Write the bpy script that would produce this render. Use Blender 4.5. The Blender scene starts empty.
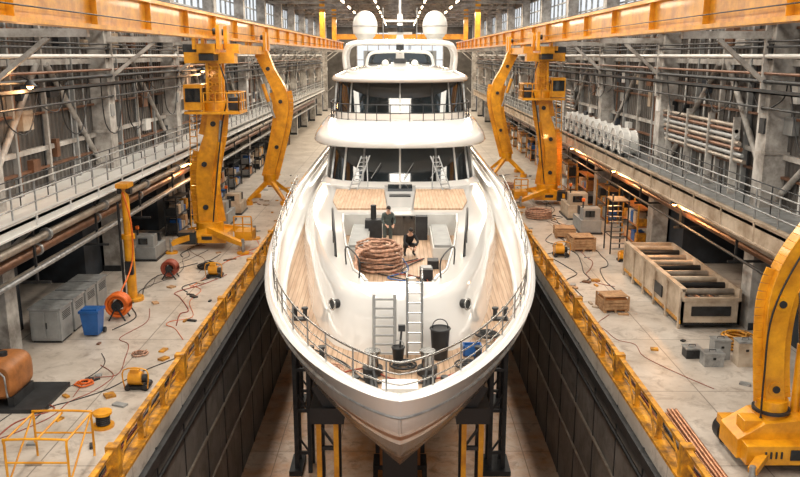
import bpy, math, random
from mathutils import Vector, Matrix, Euler
random.seed(7)
S = bpy.context.scene
V = Vector
S.view_settings.view_transform = 'Standard'

# ------------------------------------------------------------------ materials
MATS = {}
def mat(name, col, rough=0.5, metal=0.0, var=0.12, scale=2.0, bump=0.0, coat=0.0, col2=None, emit=0.0, spec=0.5, detail=6):
    if name in MATS: return MATS[name]
    m = bpy.data.materials.new(name); m.use_nodes = True
    nt = m.node_tree; N = nt.nodes; L = nt.links
    b = N['Principled BSDF']
    b.inputs['Roughness'].default_value = rough
    b.inputs['Metallic'].default_value = metal
    b.inputs['Coat Weight'].default_value = coat
    b.inputs['Coat Roughness'].default_value = 0.06
    b.inputs['Specular IOR Level'].default_value = spec
    tc = N.new('ShaderNodeTexCoord'); no = N.new('ShaderNodeTexNoise')
    no.inputs['Scale'].default_value = scale; no.inputs['Detail'].default_value = detail
    no.inputs['Roughness'].default_value = 0.65
    L.new(tc.outputs['Object'], no.inputs['Vector'])
    r = N.new('ShaderNodeValToRGB')
    r.color_ramp.elements[0].position = 0.35; r.color_ramp.elements[1].position = 0.65
    c2 = col2 if col2 else tuple(c*(1-var*2.2) for c in col)
    r.color_ramp.elements[0].color = (*c2, 1); r.color_ramp.elements[1].color = (*[min(1, c*(1+var*0.5)) for c in col], 1)
    L.new(no.outputs['Fac'], r.inputs['Fac']); L.new(r.outputs['Color'], b.inputs['Base Color'])
    if bump:
        bp = N.new('ShaderNodeBump'); bp.inputs['Strength'].default_value = bump; bp.inputs['Distance'].default_value = 0.03
        L.new(no.outputs['Fac'], bp.inputs['Height']); L.new(bp.outputs['Normal'], b.inputs['Normal'])
    if emit:
        b.inputs['Emission Color'].default_value = (*col, 1); b.inputs['Emission Strength'].default_value = emit
    MATS[name] = m
    return m

def teak():
    m = bpy.data.materials.new('teak_planks'); m.use_nodes = True
    nt = m.node_tree; N = nt.nodes; L = nt.links; b = N['Principled BSDF']
    b.inputs['Roughness'].default_value = 0.5
    tc = N.new('ShaderNodeTexCoord'); sp = N.new('ShaderNodeSeparateXYZ'); L.new(tc.outputs['Object'], sp.inputs[0])
    mu = N.new('ShaderNodeMath'); mu.operation = 'MULTIPLY'; mu.inputs[1].default_value = 6.5; L.new(sp.outputs['X'], mu.inputs[0])
    fr = N.new('ShaderNodeMath'); fr.operation = 'FRACT'; L.new(mu.outputs[0], fr.inputs[0])
    gt = N.new('ShaderNodeMath'); gt.operation = 'GREATER_THAN'; gt.inputs[1].default_value = 0.10; L.new(fr.outputs[0], gt.inputs[0])
    mp = N.new('ShaderNodeMapping'); mp.inputs['Scale'].default_value = (6.5, 0.7, 1); L.new(tc.outputs['Object'], mp.inputs[0])
    no = N.new('ShaderNodeTexNoise'); no.inputs['Scale'].default_value = 1.2; no.inputs['Detail'].default_value = 4; L.new(mp.outputs[0], no.inputs['Vector'])
    r = N.new('ShaderNodeValToRGB')
    r.color_ramp.elements[0].position = 0.3; r.color_ramp.elements[0].color = (0.37, 0.23, 0.14, 1)
    r.color_ramp.elements[1].position = 0.7; r.color_ramp.elements[1].color = (0.54, 0.385, 0.265, 1)
    L.new(no.outputs['Fac'], r.inputs['Fac'])
    mx = N.new('ShaderNodeMix'); mx.data_type = 'RGBA'; mx.inputs['A'].default_value = (0.19, 0.12, 0.07, 1)
    L.new(gt.outputs[0], mx.inputs['Factor']); L.new(r.outputs['Color'], mx.inputs['B'])
    L.new(mx.outputs['Result'], b.inputs['Base Color'])
    return m

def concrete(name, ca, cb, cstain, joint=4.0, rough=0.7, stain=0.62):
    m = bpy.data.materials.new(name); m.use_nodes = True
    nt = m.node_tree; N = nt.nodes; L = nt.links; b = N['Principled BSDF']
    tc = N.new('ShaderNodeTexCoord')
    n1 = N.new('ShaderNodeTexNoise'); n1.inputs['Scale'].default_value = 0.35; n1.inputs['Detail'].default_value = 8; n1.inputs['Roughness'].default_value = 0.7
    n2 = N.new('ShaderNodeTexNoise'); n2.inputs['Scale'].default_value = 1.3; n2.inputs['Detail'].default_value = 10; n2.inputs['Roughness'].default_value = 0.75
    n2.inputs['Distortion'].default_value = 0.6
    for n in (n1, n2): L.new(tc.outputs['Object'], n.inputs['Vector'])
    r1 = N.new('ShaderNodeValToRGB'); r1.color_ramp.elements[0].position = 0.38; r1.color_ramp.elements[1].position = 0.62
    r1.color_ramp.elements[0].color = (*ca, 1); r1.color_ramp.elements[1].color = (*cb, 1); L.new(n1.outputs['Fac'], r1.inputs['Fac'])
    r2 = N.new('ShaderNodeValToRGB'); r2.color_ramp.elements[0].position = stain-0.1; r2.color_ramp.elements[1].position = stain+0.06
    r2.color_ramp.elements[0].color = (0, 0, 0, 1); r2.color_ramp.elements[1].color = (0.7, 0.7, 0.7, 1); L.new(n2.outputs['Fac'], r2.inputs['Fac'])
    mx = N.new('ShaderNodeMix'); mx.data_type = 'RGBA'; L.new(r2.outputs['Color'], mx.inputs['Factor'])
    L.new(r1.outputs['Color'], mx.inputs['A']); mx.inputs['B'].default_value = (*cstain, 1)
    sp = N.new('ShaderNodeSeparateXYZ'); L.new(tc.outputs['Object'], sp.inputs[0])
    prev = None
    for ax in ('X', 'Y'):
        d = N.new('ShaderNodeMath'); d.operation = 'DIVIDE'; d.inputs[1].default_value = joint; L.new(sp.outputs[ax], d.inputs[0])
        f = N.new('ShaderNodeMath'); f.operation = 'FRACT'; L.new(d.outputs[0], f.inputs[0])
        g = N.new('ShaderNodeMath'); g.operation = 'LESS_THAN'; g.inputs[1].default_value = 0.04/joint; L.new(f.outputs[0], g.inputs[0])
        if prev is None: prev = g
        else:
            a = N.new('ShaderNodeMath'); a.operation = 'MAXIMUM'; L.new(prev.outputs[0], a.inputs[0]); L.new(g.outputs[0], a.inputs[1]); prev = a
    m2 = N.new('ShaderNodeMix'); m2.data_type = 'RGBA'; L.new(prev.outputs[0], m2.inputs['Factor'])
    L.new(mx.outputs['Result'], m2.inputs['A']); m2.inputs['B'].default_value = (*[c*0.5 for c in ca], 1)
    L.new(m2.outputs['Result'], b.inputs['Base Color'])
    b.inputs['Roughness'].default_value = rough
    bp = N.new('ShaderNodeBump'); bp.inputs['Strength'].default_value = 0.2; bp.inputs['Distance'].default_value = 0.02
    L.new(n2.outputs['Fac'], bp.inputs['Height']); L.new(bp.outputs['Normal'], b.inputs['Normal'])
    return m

YEL = mat('crane_yellow', (0.80, 0.36, 0.010), 0.38, 0, 0.1, 1.5, coat=0.3, col2=(0.52, 0.20, 0.006))
YELD = mat('rail_yellow_worn', (0.70, 0.31, 0.013), 0.5, 0, 0.2, 3.0, col2=(0.18, 0.08, 0.018))
WHT = mat('yacht_gelcoat', (0.73, 0.72, 0.70), 0.10, 0, 0.01, 0.5, coat=0.9)
WHT2 = mat('white_paint', (0.64, 0.635, 0.61), 0.35, 0, 0.04, 2)
GLS = mat('dark_glass', (0.010, 0.017, 0.022), 0.05, 0, 0.3, 0.8, spec=0.9, coat=0.5)
BLK = mat('black_rubber', (0.012, 0.012, 0.013), 0.5, 0, 0.1, 4)
STL = mat('galvanised_steel', (0.40, 0.41, 0.41), 0.4, 0.5, 0.2, 3)
SSS = mat('stainless', (0.42, 0.42, 0.41), 0.22, 1.0, 0.05, 3)
DKS = mat('dark_steel', (0.035, 0.037, 0.040), 0.5, 0.3, 0.25, 2)
GRYP = mat('grey_column_paint', (0.48, 0.46, 0.43), 0.5, 0, 0.15, 1.2, col2=(0.19, 0.17, 0.15))
CORR = mat('corrugated_grey', (0.12, 0.112, 0.103), 0.45, 0.2, 0.15, 0.5, col2=(0.055, 0.048, 0.043))
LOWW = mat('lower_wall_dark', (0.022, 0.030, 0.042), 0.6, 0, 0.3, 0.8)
BEI = mat('beige_fascia', (0.52, 0.43, 0.33), 0.55, 0, 0.15, 1.2, col2=(0.30, 0.22, 0.15))
PIPE = mat('pipe_tan', (0.40, 0.34, 0.28), 0.4, 0.4, 0.2, 1.5)
PIPB = mat('pipe_brown', (0.24, 0.12, 0.07), 0.4, 0.5, 0.2, 1.5)
COP = mat('copper_pipe', (0.55, 0.27, 0.15), 0.35, 0.7, 0.15, 3)
ROPE = mat('rope_brown', (0.54, 0.31, 0.21), 0.85, 0, 0.3, 8, bump=0.5)
ORG = mat('orange_hose', (0.72, 0.14, 0.012), 0.5, 0, 0.1, 4)
RED = mat('red_cable', (0.30, 0.06, 0.03), 0.5, 0, 0.1, 4)
BLU = mat('blue_plastic', (0.015, 0.10, 0.33), 0.4, 0, 0.1, 3)
CAB = mat('cabinet_grey', (0.30, 0.305, 0.30), 0.45, 0.1, 0.1, 2)
WOOD = mat('crate_wood', (0.48, 0.29, 0.15), 0.75, 0, 0.25, 4, col2=(0.28, 0.15, 0.07))
TANK = mat('tank_rust', (0.40, 0.15, 0.04), 0.5, 0.1, 0.2, 2)
ANTF = mat('antifouling', (0.06, 0.068, 0.074), 0.25, 0, 0.1, 1, coat=.3)
BRZ = mat('bronze_stripe', (0.28, 0.13, 0.07), 0.3, 0.3, 0.1, 2)
SKIN = mat('skin', (0.55, 0.32, 0.22), 0.6, 0, 0.05, 5)
HAIR = mat('hair_dark', (0.02, 0.015, 0.012), 0.7, 0, 0.1, 20)
CLB = mat('cloth_black', (0.012, 0.012, 0.014), 0.85, 0, 0.2, 10)
CLG = mat('cloth_green_grey', (0.07, 0.09, 0.085), 0.85, 0, 0.2, 10)
LAMPW = mat('lamp_warm', (1.0, 0.45, 0.12), 0.5, emit=25)
LAMPC = mat('lamp_tube', (1.0, 0.80, 0.52), 0.5, emit=14)
ROOF = mat('roof_sheet', (0.20, 0.195, 0.185), 0.6, 0.2, 0.1, 0.5)
TEAK = teak()
FLR = concrete('quay_concrete', (0.42, 0.365, 0.31), (0.58, 0.525, 0.465), (0.19, 0.15, 0.12), 5.0, 0.38, 0.61)
DFL = concrete('dock_floor_concrete', (0.55, 0.25, 0.10), (0.66, 0.48, 0.35), (0.26, 0.12, 0.05), 3.0, 0.32, 0.60)
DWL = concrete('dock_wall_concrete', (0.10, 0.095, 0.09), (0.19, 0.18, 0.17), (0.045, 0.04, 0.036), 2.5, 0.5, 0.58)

# ------------------------------------------------------------------ builder
class B:
    def __init__(s, name):
        s.name = name; s.v = []; s.f = []; s.m = []; s.sm = []; s.mats = []
    def mi(s, m):
        if m not in s.mats: s.mats.append(m)
        return s.mats.index(m)
    def add(s, vs, fs, m, smooth=False):
        o = len(s.v); s.v += [tuple(p) for p in vs]; k = s.mi(m)
        for f in fs:
            s.f.append([o+i for i in f]); s.m.append(k); s.sm.append(smooth)
    def box(s, c, d, m, rot=None):
        c = V(c); hx, hy, hz = d[0]/2, d[1]/2, d[2]/2
        vs = [V((x, y, z)) for x in (-hx, hx) for y in (-hy, hy) for z in (-hz, hz)]
        if rot is not None:
            R = rot if isinstance(rot, Matrix) else Euler(rot).to_matrix()
            vs = [R @ p for p in vs]
        vs = [p+c for p in vs]
        s.add(vs, [(0, 1, 3, 2), (4, 6, 7, 5), (0, 4, 5, 1), (2, 3, 7, 6), (0, 2, 6, 4), (1, 5, 7, 3)], m)
    def bbox(s, x0, x1, y0, y1, z0, z1, m):
        s.box(((x0+x1)/2, (y0+y1)/2, (z0+z1)/2), (abs(x1-x0), abs(y1-y0), abs(z1-z0)), m)
    def frame(s, d):
        d = d.normalized(); up = V((0, 0, 1)) if abs(d.z) < 0.95 else V((0, 1, 0))
        x = d.cross(up).normalized(); y = x.cross(d).normalized()
        return x, y
    def beam(s, p, q, w, h, m, w2=None, h2=None):
        p = V(p); q = V(q); x, y = s.frame(q-p); w2 = w if w2 is None else w2; h2 = h if h2 is None else h2
        vs = []
        for c, a, b in ((p, w, h), (q, w2, h2)):
            for i, j in ((-1, -1), (1, -1), (1, 1), (-1, 1)): vs.append(c+x*a/2*i+y*b/2*j)
        s.add(vs, [(0, 1, 2, 3), (7, 6, 5, 4), (0, 4, 5, 1), (1, 5, 6, 2), (2, 6, 7, 3), (3, 7, 4, 0)], m)
    def ibeam(s, p, q, w, h, m, t=0.06):
        p = V(p); q = V(q); x, y = s.frame(q-p)
        s.beam(p+y*(h/2-t/2), q+y*(h/2-t/2), w, t, m); s.beam(p-y*(h/2-t/2), q-y*(h/2-t/2), w, t, m); s.beam(p, q, t, h-2*t, m)
    def cyl(s, p, q, r, m, r2=None, n=12, cap=True):
        p = V(p); q = V(q); x, y = s.frame(q-p); r2 = r if r2 is None else r2
        a = [p+(x*math.cos(2*math.pi*i/n)+y*math.sin(2*math.pi*i/n))*r for i in range(n)]
        b = [q+(x*math.cos(2*math.pi*i/n)+y*math.sin(2*math.pi*i/n))*r2 for i in range(n)]
        s.add(a+b, [(i, (i+1) % n, n+(i+1) % n, n+i) for i in range(n)], m, True)
        if cap: s.add(a, [tuple(range(n))], m); s.add(b, [tuple(range(n))[::-1]], m)
    def tube(s, pts, r, m, n=6, closed=False):
        pts = [V(p) for p in pts]; k = len(pts); rings = []
        x = None
        for i in range(k):
            if closed: d = pts[(i+1) % k]-pts[i-1]
            else: d = pts[min(i+1, k-1)]-pts[max(i-1, 0)]
            if d.length < 1e-9: d = V((0, 0, 1))
            d.normalize()
            if x is None: x, y = s.frame(d)
            else:
                x = (x-d*x.dot(d))
                if x.length < 1e-6: x, y = s.frame(d)
                x.normalize(); y = d.cross(x)
            rings.append([pts[i]+(x*math.cos(2*math.pi*j/n)+y*math.sin(2*math.pi*j/n))*r for j in range(n)])
        vs = [p for R in rings for p in R]; fs = []
        for i in range(k if closed else k-1):
            a = i*n; b = ((i+1) % k)*n
            for j in range(n): fs.append((a+j, a+(j+1) % n, b+(j+1) % n, b+j))
        if not closed: fs += [tuple(range(n)), tuple(range((k-1)*n, k*n))[::-1]]
        s.add(vs, fs, m, True)
    def sph(s, c, r, m, n=16, k=10, rot=None):
        if not isinstance(r, (tuple, list)): r = (r, r, r)
        c = V(c); vs = []; fs = []
        R = Euler(rot).to_matrix() if rot else Matrix.Identity(3)
        for i in range(k+1):
            a = math.pi*i/k
            for j in range(n):
                b = 2*math.pi*j/n
                vs.append(c+R @ V((r[0]*math.sin(a)*math.cos(b), r[1]*math.sin(a)*math.sin(b), r[2]*math.cos(a))))
        for i in range(k):
            for j in range(n): fs.append((i*n+j, i*n+(j+1) % n, (i+1)*n+(j+1) % n, (i+1)*n+j))
        s.add(vs, fs, m, True)
    def torus(s, c, R, r, m, axis=(0, 0, 1), n=20, k=6, sc=(1, 1)):
        ax = V(axis).normalized(); x, y = s.frame(ax)
        s.tube([V(c)+x*R*sc[0]*math.cos(2*math.pi*i/n)+y*R*sc[1]*math.sin(2*math.pi*i/n) for i in range(n)], r, m, k, True)
    def loft(s, rings, m, smooth=True, closed=False, flip=False):
        n = len(rings[0]); vs = [p for R in rings for p in R]; fs = []
        for i in range(len(rings)-1):
            for j in range(n if closed else n-1):
                q = (i*n+j, i*n+(j+1) % n, (i+1)*n+(j+1) % n, (i+1)*n+j)
                fs.append(q[::-1] if flip else q)
        s.add(vs, fs, m, smooth)
    def prism(s, poly, axis, a, b, m):
        def P(p, t):
            return (t, p[0], p[1]) if axis == 'x' else ((p[0], t, p[1]) if axis == 'y' else (p[0], p[1], t))
        n = len(poly); vs = [P(p, a) for p in poly]+[P(p, b) for p in poly]
        fs = [tuple(range(n)), tuple(range(n, 2*n))[::-1]]+[(i, n+i, n+(i+1) % n, (i+1) % n) for i in range(n)]
        s.add(vs, fs, m)
    def boom(s, pts, y, th, m, k=6, lip=0.06):
        c = cat([(p[0], p[1], p[2]) for p in pts], k); n = len(c); L_ = []; R_ = []
        for i, p in enumerate(c):
            a = c[max(i-1, 0)]; q = c[min(i+1, n-1)]; t = V((q.x-a.x, q.y-a.y)); t.normalize(); nn = V((-t.y, t.x))
            L_.append((p.x+nn.x*p.z/2, p.y+nn.y*p.z/2)); R_.append((p.x-nn.x*p.z/2, p.y-nn.y*p.z/2))
        vs = []
        for yy in (y-th/2, y+th/2):
            for l, r in zip(L_, R_): vs += [(l[0], yy, l[1]), (r[0], yy, r[1])]
        o = 2*n; fs = []
        for i in range(n-1):
            a = 2*i; fs += [(a, a+1, a+3, a+2), (o+a, o+a+2, o+a+3, o+a+1), (a, a+2, o+a+2, o+a), (a+1, o+a+1, o+a+3, a+3)]
        fs += [(0, o, o+1, 1), (2*n-2, 2*n-1, o+2*n-1, o+2*n-2)]
        s.add(vs, fs, m)
        for i in range(n-1):
            for E in (L_, R_): s.beam((E[i][0], y, E[i][1]), (E[i+1][0], y, E[i+1][1]), th+lip, 0.04, m)
    def build(s, bevel=0.0, parent=None):
        me = bpy.data.meshes.new(s.name); me.from_pydata(s.v, [], s.f)
        for m in s.mats: me.materials.append(m)
        me.polygons.foreach_set('material_index', s.m); me.polygons.foreach_set('use_smooth', s.sm)
        me.update()
        o = bpy.data.objects.new(s.name, me); S.collection.objects.link(o)
        if bevel:
            md = o.modifiers.new('bevel', 'BEVEL'); md.width = bevel; md.segments = 2; md.limit_method = 'ANGLE'; md.angle_limit = math.radians(50)
        if parent: o.parent = parent
        return o

def cat(pts, k=6, closed=False):
    pts = [V(p) for p in pts]; n = len(pts); out = []
    for i in range(n if closed else n-1):
        if closed: a, b, c, d = pts[i-1], pts[i], pts[(i+1) % n], pts[(i+2) % n]
        else: a, b, c, d = pts[max(i-1, 0)], pts[i], pts[i+1], pts[min(i+2, n-1)]
        for j in range(k):
            t = j/k
            out.append(0.5*((2*b)+(c-a)*t+(2*a-5*b+4*c-d)*t*t+(3*b-a-3*c+d)*t**3))
    if not closed: out.append(pts[-1])
    return out
def ss(t):
    t = max(0, min(1, t)); return t*t*(3-2*t)
def lerp(a, b, t): return a+(b-a)*t
def interp(x, T):
    if x <= T[0][0]: return T[0][1]
    for (a, b), (c, d) in zip(T, T[1:]):
        if x <= c: return b+(d-b)*(x-a)/(c-a)
    return T[-1][1]

Y0, Y1 = -6.0, 172.0
XL, XR, XQ = -15.5, 15.2, 7.35
DZ = -8.0
# ------------------------------------------------------------------ shell
b = B('floor_left'); b.bbox(XL-6, -XQ, Y0, Y1, -0.6, 0, FLR); b.build()
b = B('floor_right'); b.bbox(XQ, XR+6, Y0, Y1, -0.6, 0, FLR); b.build()
b = B('dock_floor'); b.bbox(-XQ-0.6, XQ+0.6, Y0, Y1, DZ-0.5, DZ, DFL); b.build()
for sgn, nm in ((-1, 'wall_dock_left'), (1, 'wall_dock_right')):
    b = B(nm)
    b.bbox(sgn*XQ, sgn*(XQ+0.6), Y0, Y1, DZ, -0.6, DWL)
    y = 10
    while y < 120:
        b.bbox(sgn*XQ, sgn*(XQ-0.03), y, y+0.06, DZ, -0.5, DKS); y += 3.0
    b.bbox(sgn*XQ, sgn*(XQ-0.18), Y0, 130, -0.9, -0.55, DKS)
    b.bbox(sgn*XQ, sgn*(XQ-0.08), Y0, 130, -3.2, -3.12, PIPE)
    b.cyl((sgn*(XQ-0.12), 5, -4.9), (sgn*(XQ-0.12), 120, -4.9), 0.05, PIPE, n=8)
    b.cyl((sgn*(XQ-0.12), 5, -1.4), (sgn*(XQ-0.12), 120, -1.4), 0.07, BLK, n=8)
    b.build()

def corrugated(bb, x, y0, y1, z0, z1, m, pitch=0.42, dep=0.07, sgn=1):
    n = int((y1-y0)/pitch); pts = []
    for i in range(n):
        y = y0+i*pitch
        for f, dd in ((0, 0), (0.35, 0), (0.5, 1), (0.85, 1)):
            pts.append((x+sgn*dep*dd, y+f*pitch))
    rings = [[V((p[0], p[1], z)) for p in pts] for z in (z0, z1)]
    bb.loft(rings, m, smooth=False)

ROOFZ = 18.6
rw = random.Random(21)
colY = {-1: [28.6+12.2*k for k in range(-2, 12)], 1: [31.6+13.0*k for k in range(-2, 11)]}
for sgn, X, nm, wz in ((-1, XL, 'wall_left', 5.4), (1, XR, 'wall_right', 5.1)):
    b = B(nm)
    corrugated(b, X-sgn*0.02, Y0, Y1, wz-0.3, 13.4, CORR, sgn=-sgn)
    b.bbox(X, X+sgn*0.25, Y0, Y1, wz-0.3, 13.4, CORR)
    b.bbox(X-sgn*0.1, X+sgn*0.25, Y0, Y1, 16.9, ROOFZ, CORR)
    cy = colY[sgn]
    for k in range(len(cy)-1):
        a, c = cy[k]+0.5, cy[k+1]-0.5
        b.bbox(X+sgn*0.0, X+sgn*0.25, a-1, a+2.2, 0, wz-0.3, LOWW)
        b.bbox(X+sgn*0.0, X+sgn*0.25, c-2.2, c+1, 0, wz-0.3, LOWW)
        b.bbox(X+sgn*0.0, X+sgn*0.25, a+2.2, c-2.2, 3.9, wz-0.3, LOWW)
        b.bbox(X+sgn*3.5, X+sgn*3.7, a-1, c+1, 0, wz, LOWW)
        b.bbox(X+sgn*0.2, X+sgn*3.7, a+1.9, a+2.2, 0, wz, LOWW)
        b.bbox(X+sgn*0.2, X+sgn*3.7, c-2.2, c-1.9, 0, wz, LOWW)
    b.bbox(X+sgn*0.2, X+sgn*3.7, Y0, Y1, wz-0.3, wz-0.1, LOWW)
    b.build()
    b = B('window_1' if sgn < 0 else 'window_2')
    for z in (13.4, 14.5, 15.7, 16.9): b.bbox(X-sgn*0.05, X+sgn*0.1, Y0, Y1, z-0.05, z+0.05, STL)
    y = Y0
    while y < Y1:
        b.bbox(X-sgn*0.05, X+sgn*0.1, y-0.05, y+0.05, 13.4, 16.9, STL); y += 2.0
    b.build()
    for k, y in enumerate(cy):
        b = B('steel_column')
        xc = X-sgn*0.5
        b.ibeam((xc, y, 0), (xc, y, ROOFZ-0.1), 0.8, 0.85, GRYP, 0.08)
        b.bbox(xc-sgn*0.45-0.04, xc-sgn*0.45+0.04, y-0.45, y+0.45, 0.0, ROOFZ-0.2, GRYP)
        b.bbox(xc-0.45, xc+0.45, y-0.5, y+0.5, 0, 0.3, DKS)
        for z in (3.2, 7.2, 10.2, 13.2, 16): b.bbox(xc-0.5, xc+0.5, y-0.5, y+0.5, z, z+0.1, GRYP)
        for z in (8.3, 11.1): b.box((xc-sgn*0.5, y-0.1, z), (0.12, 0.45, 0.6), rw.choice([DKS, CAB, WHT2]))
        b.beam((xc-sgn*0.4, y, 11.75), (sgn*10.8, y, 11.75), 0.25, 0.28, GRYP)
        b.beam((xc-sgn*0.4, y, 9.8), (sgn*12.2, y, 11.6), 0.16, 0.16, GRYP)
        b.beam((xc-sgn*0.4, y, wz-1.6), (sgn*13.3, y, wz-0.45), 0.14, 0.14, GRYP)
        if y < 120:
            yn = y+(12.2 if sgn < 0 else 13.0)
            if k % 2 == 0:
                b.cyl((X-sgn*0.28, y+0.3, wz+0.3), (X-sgn*0.28, y+5.6, 10.6), 0.13, GRYP, n=10)
                b.cyl((X-sgn*0.28, yn-0.3, wz+0.3), (X-sgn*0.28, y+6.6, 10.6), 0.13, GRYP, n=10)
            else:
                b.cyl((X-sgn*0.28, yn-0.3, wz+0.3), (X-sgn*0.28, y+3.0, 12.8), 0.13, GRYP, n=10)
        b.build()
    b = B('wall_girts')
    for z, r in ((6.3, 0.05), (7.1, 0.1), (8.6, 0.05), (9.6, 0.05), (10.7, 0.12), (12.0, 0.05), (13.3, 0.14)):
        b.bbox(X-sgn*0.05, X-sgn*0.25, Y0, Y1, z-r, z+r, GRYP if r > .06 else PIPB)
    for y in cy[:-1]:
        for f in (3.2, 6.2, 9.3): b.bbox(X-sgn*0.08, X-sgn*0.3, y+f-0.08, y+f+0.08, wz, 13.4, GRYP if f == 6.2 else CAB)
    for i in range(60):
        y = rw.uniform(18, 110); z = rw.choice([6.2, 6.6, 8.0, 9.2, 11.4]); w_ = rw.uniform(.3, 1.1)
        b.bbox(X-sgn*0.08, X-sgn*0.35, y, y+w_, z, z+rw.uniform(.3, .9), rw.choice([DKS, CAB, WHT2, BEI, LOWW, PIPB]))
    b.build()
    b = B('wall_pipework')
    for z, r, m in ((9.0, 0.05, BLK), (10.0, 0.08, DKS), (10.3, 0.06, PIPB), (10.95, 0.09, WHT2), (11.3, 0.05, DKS), (11.5, 0.04, BLK), (12.3, 0.1, PIPE), (12.7, 0.06, WHT2)):
        xx = X-sgn*1.1
        b.cyl((xx, Y0, z), (xx, 150, z), r, m, n=8)
    b.bbox(X-sgn*1.3, X-sgn*0.95, Y0, 150, 9.55, 9.6, DKS); b.bbox(X-sgn*1.3, X-sgn*1.27, Y0, 150, 9.55, 9.72, DKS)
    for y in cy:
        if y < 150: b.bbox(X-sgn*0.9, X-sgn*1.2, y-0.06, y+0.06, 8.8, 12.9, GRYP)
    y = 8
    while y < 120:
        b.cyl((X-sgn*0.2, y, wz), (X-sgn*0.2, y, 13), 0.05, rw.choice([STL, WHT2, DKS, PIPB]), n=6)
        if rw.random() < .5:
            z = rw.uniform(7.5, 9.5); b.tube(cat([(X-sgn*1.1, y, 10), (X-sgn*1.0, y+.5, z), (X-sgn*1.1, y+2, z-.4), (X-sgn*1.1, y+3.2, 10)], 5), .03, BLK, 5)
        y += rw.uniform(1.5, 4)
    b.build()

b = B('wall_back')
b.bbox(XL, -9, Y1-0.3, Y1, 0, ROOFZ, CORR); b.bbox(9, XR, Y1-0.3, Y1, 0, ROOFZ, CORR)
b.bbox(-9, 9, Y1-0.3, Y1, 15.5, ROOFZ, CORR); b.bbox(-9, 9, Y1-0.3, Y1, DZ, 4, CORR)
for i in range(9): b.bbox(-9+i*2.25-0.08, -9+i*2.25+0.08, Y1-0.4, Y1-0.1, 4, 15.5, GRYP)
for z in (7, 10, 13): b.bbox(-9, 9, Y1-0.4, Y1-0.1, z-0.08, z+0.08, GRYP)
b.build()

b = B('ceiling')
edges = [XL-0.25, -11.5, -8.5, -1.5, 1.5, 8.5, 11.5, XR+0.25]
for i in range(0, 7, 2): b.bbox(edges[i], edges[i+1], Y0, Y1, ROOFZ, ROOFZ+0.15, ROOF)
for x0, x1 in ((-11.5, -8.5), (-1.5, 1.5), (8.5, 11.5)):
    y = Y0
    while y < Y1: b.bbox(x0, x1, y, y+0.12, ROOFZ, ROOFZ+0.15, ROOF); y += 3
b.build()
for k in range(16):
    y = 6+k*11
    b = B('roof_truss')
    b.ibeam((XL+0.6, y, 16.8), (XR-0.6, y, 16.8), 0.25, 0.3, GRYP); b.ibeam((XL+0.6, y, 18.35), (XR-0.6, y, 18.35), 0.25, 0.3, GRYP)
    n = 12
    for i in range(n):
        x0 = XL+0.6+(XR-XL-1.2)*i/n; x1 = XL+0.6+(XR-XL-1.2)*(i+1)/n
        if i % 2: b.beam((x0, y, 16.8), (x1, y, 18.35), 0.14, 0.14, GRYP)
        else: b.beam((x0, y, 18.35), (x1, y, 16.8), 0.14, 0.14, GRYP)
    b.build()
    if k > 3:
        b = B('ceiling_light')
        for x in (-6, -2.6, 2.6, 6):
            b.box((x, y+4, 16.6), (0.4, 3.4, 0.12), DKS); b.cyl((x, y+2.4, 16.46), (x, y+5.6, 16.46), 0.09, LAMPC, n=8)
            b.cyl((x, y+4, 16.6), (x, y+4, ROOFZ), 0.02, DKS, n=6)
        b.build()

for sgn in (-1, 1):
    b = B('crane_runway_girder')
    x = sgn*10.5
    b.bbox(x-0.33, x+0.33, Y0, 150, 11.86, 12.0, YEL); b.bbox(x-0.33, x+0.33, Y0, 150, 13.08, 13.22, YEL)
    b.bbox(x-0.06, x+0.06, Y0, 150, 11.95, 13.1, YEL)
    y = 4
    while y < 150:
        b.bbox(x-0.28, x+0.28, y, y+0.05, 12.0, 13.1, YEL); y += 6.0
    b.bbox(x-0.06, x+0.06, Y0, 150, 13.2, 13.32, DKS)
    b.tube([(x-sgn*.36, Y0, 12.3), (x-sgn*.36, 150, 12.3)], .03, BLK, 5)
    for y in (112, 132): b.beam((x, y, 13.2), (x, y, ROOFZ-.3), 0.7, 0.7, YEL)
    b.build()
b = B('overhead_bridge_crane')
for y in (134, 136.5): b.bbox(-10.6, 10.6, y-0.3, y+0.3, 13.5, 14.3, YEL)
for s in (-1, 1): b.bbox(s*10.1, s*10.9, 133.4, 137.2, 13.34, 13.8, YEL)
b.box((1.5, 135.2, 14.6), (2.2, 2.0, 0.8), DKS); b.cyl((1.5, 135.2, 11), (1.5, 135.2, 14.4), .06, DKS); b.box((1.5, 135.2, 10.8), (.6, .3, .8), YEL)
b.build()

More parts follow.
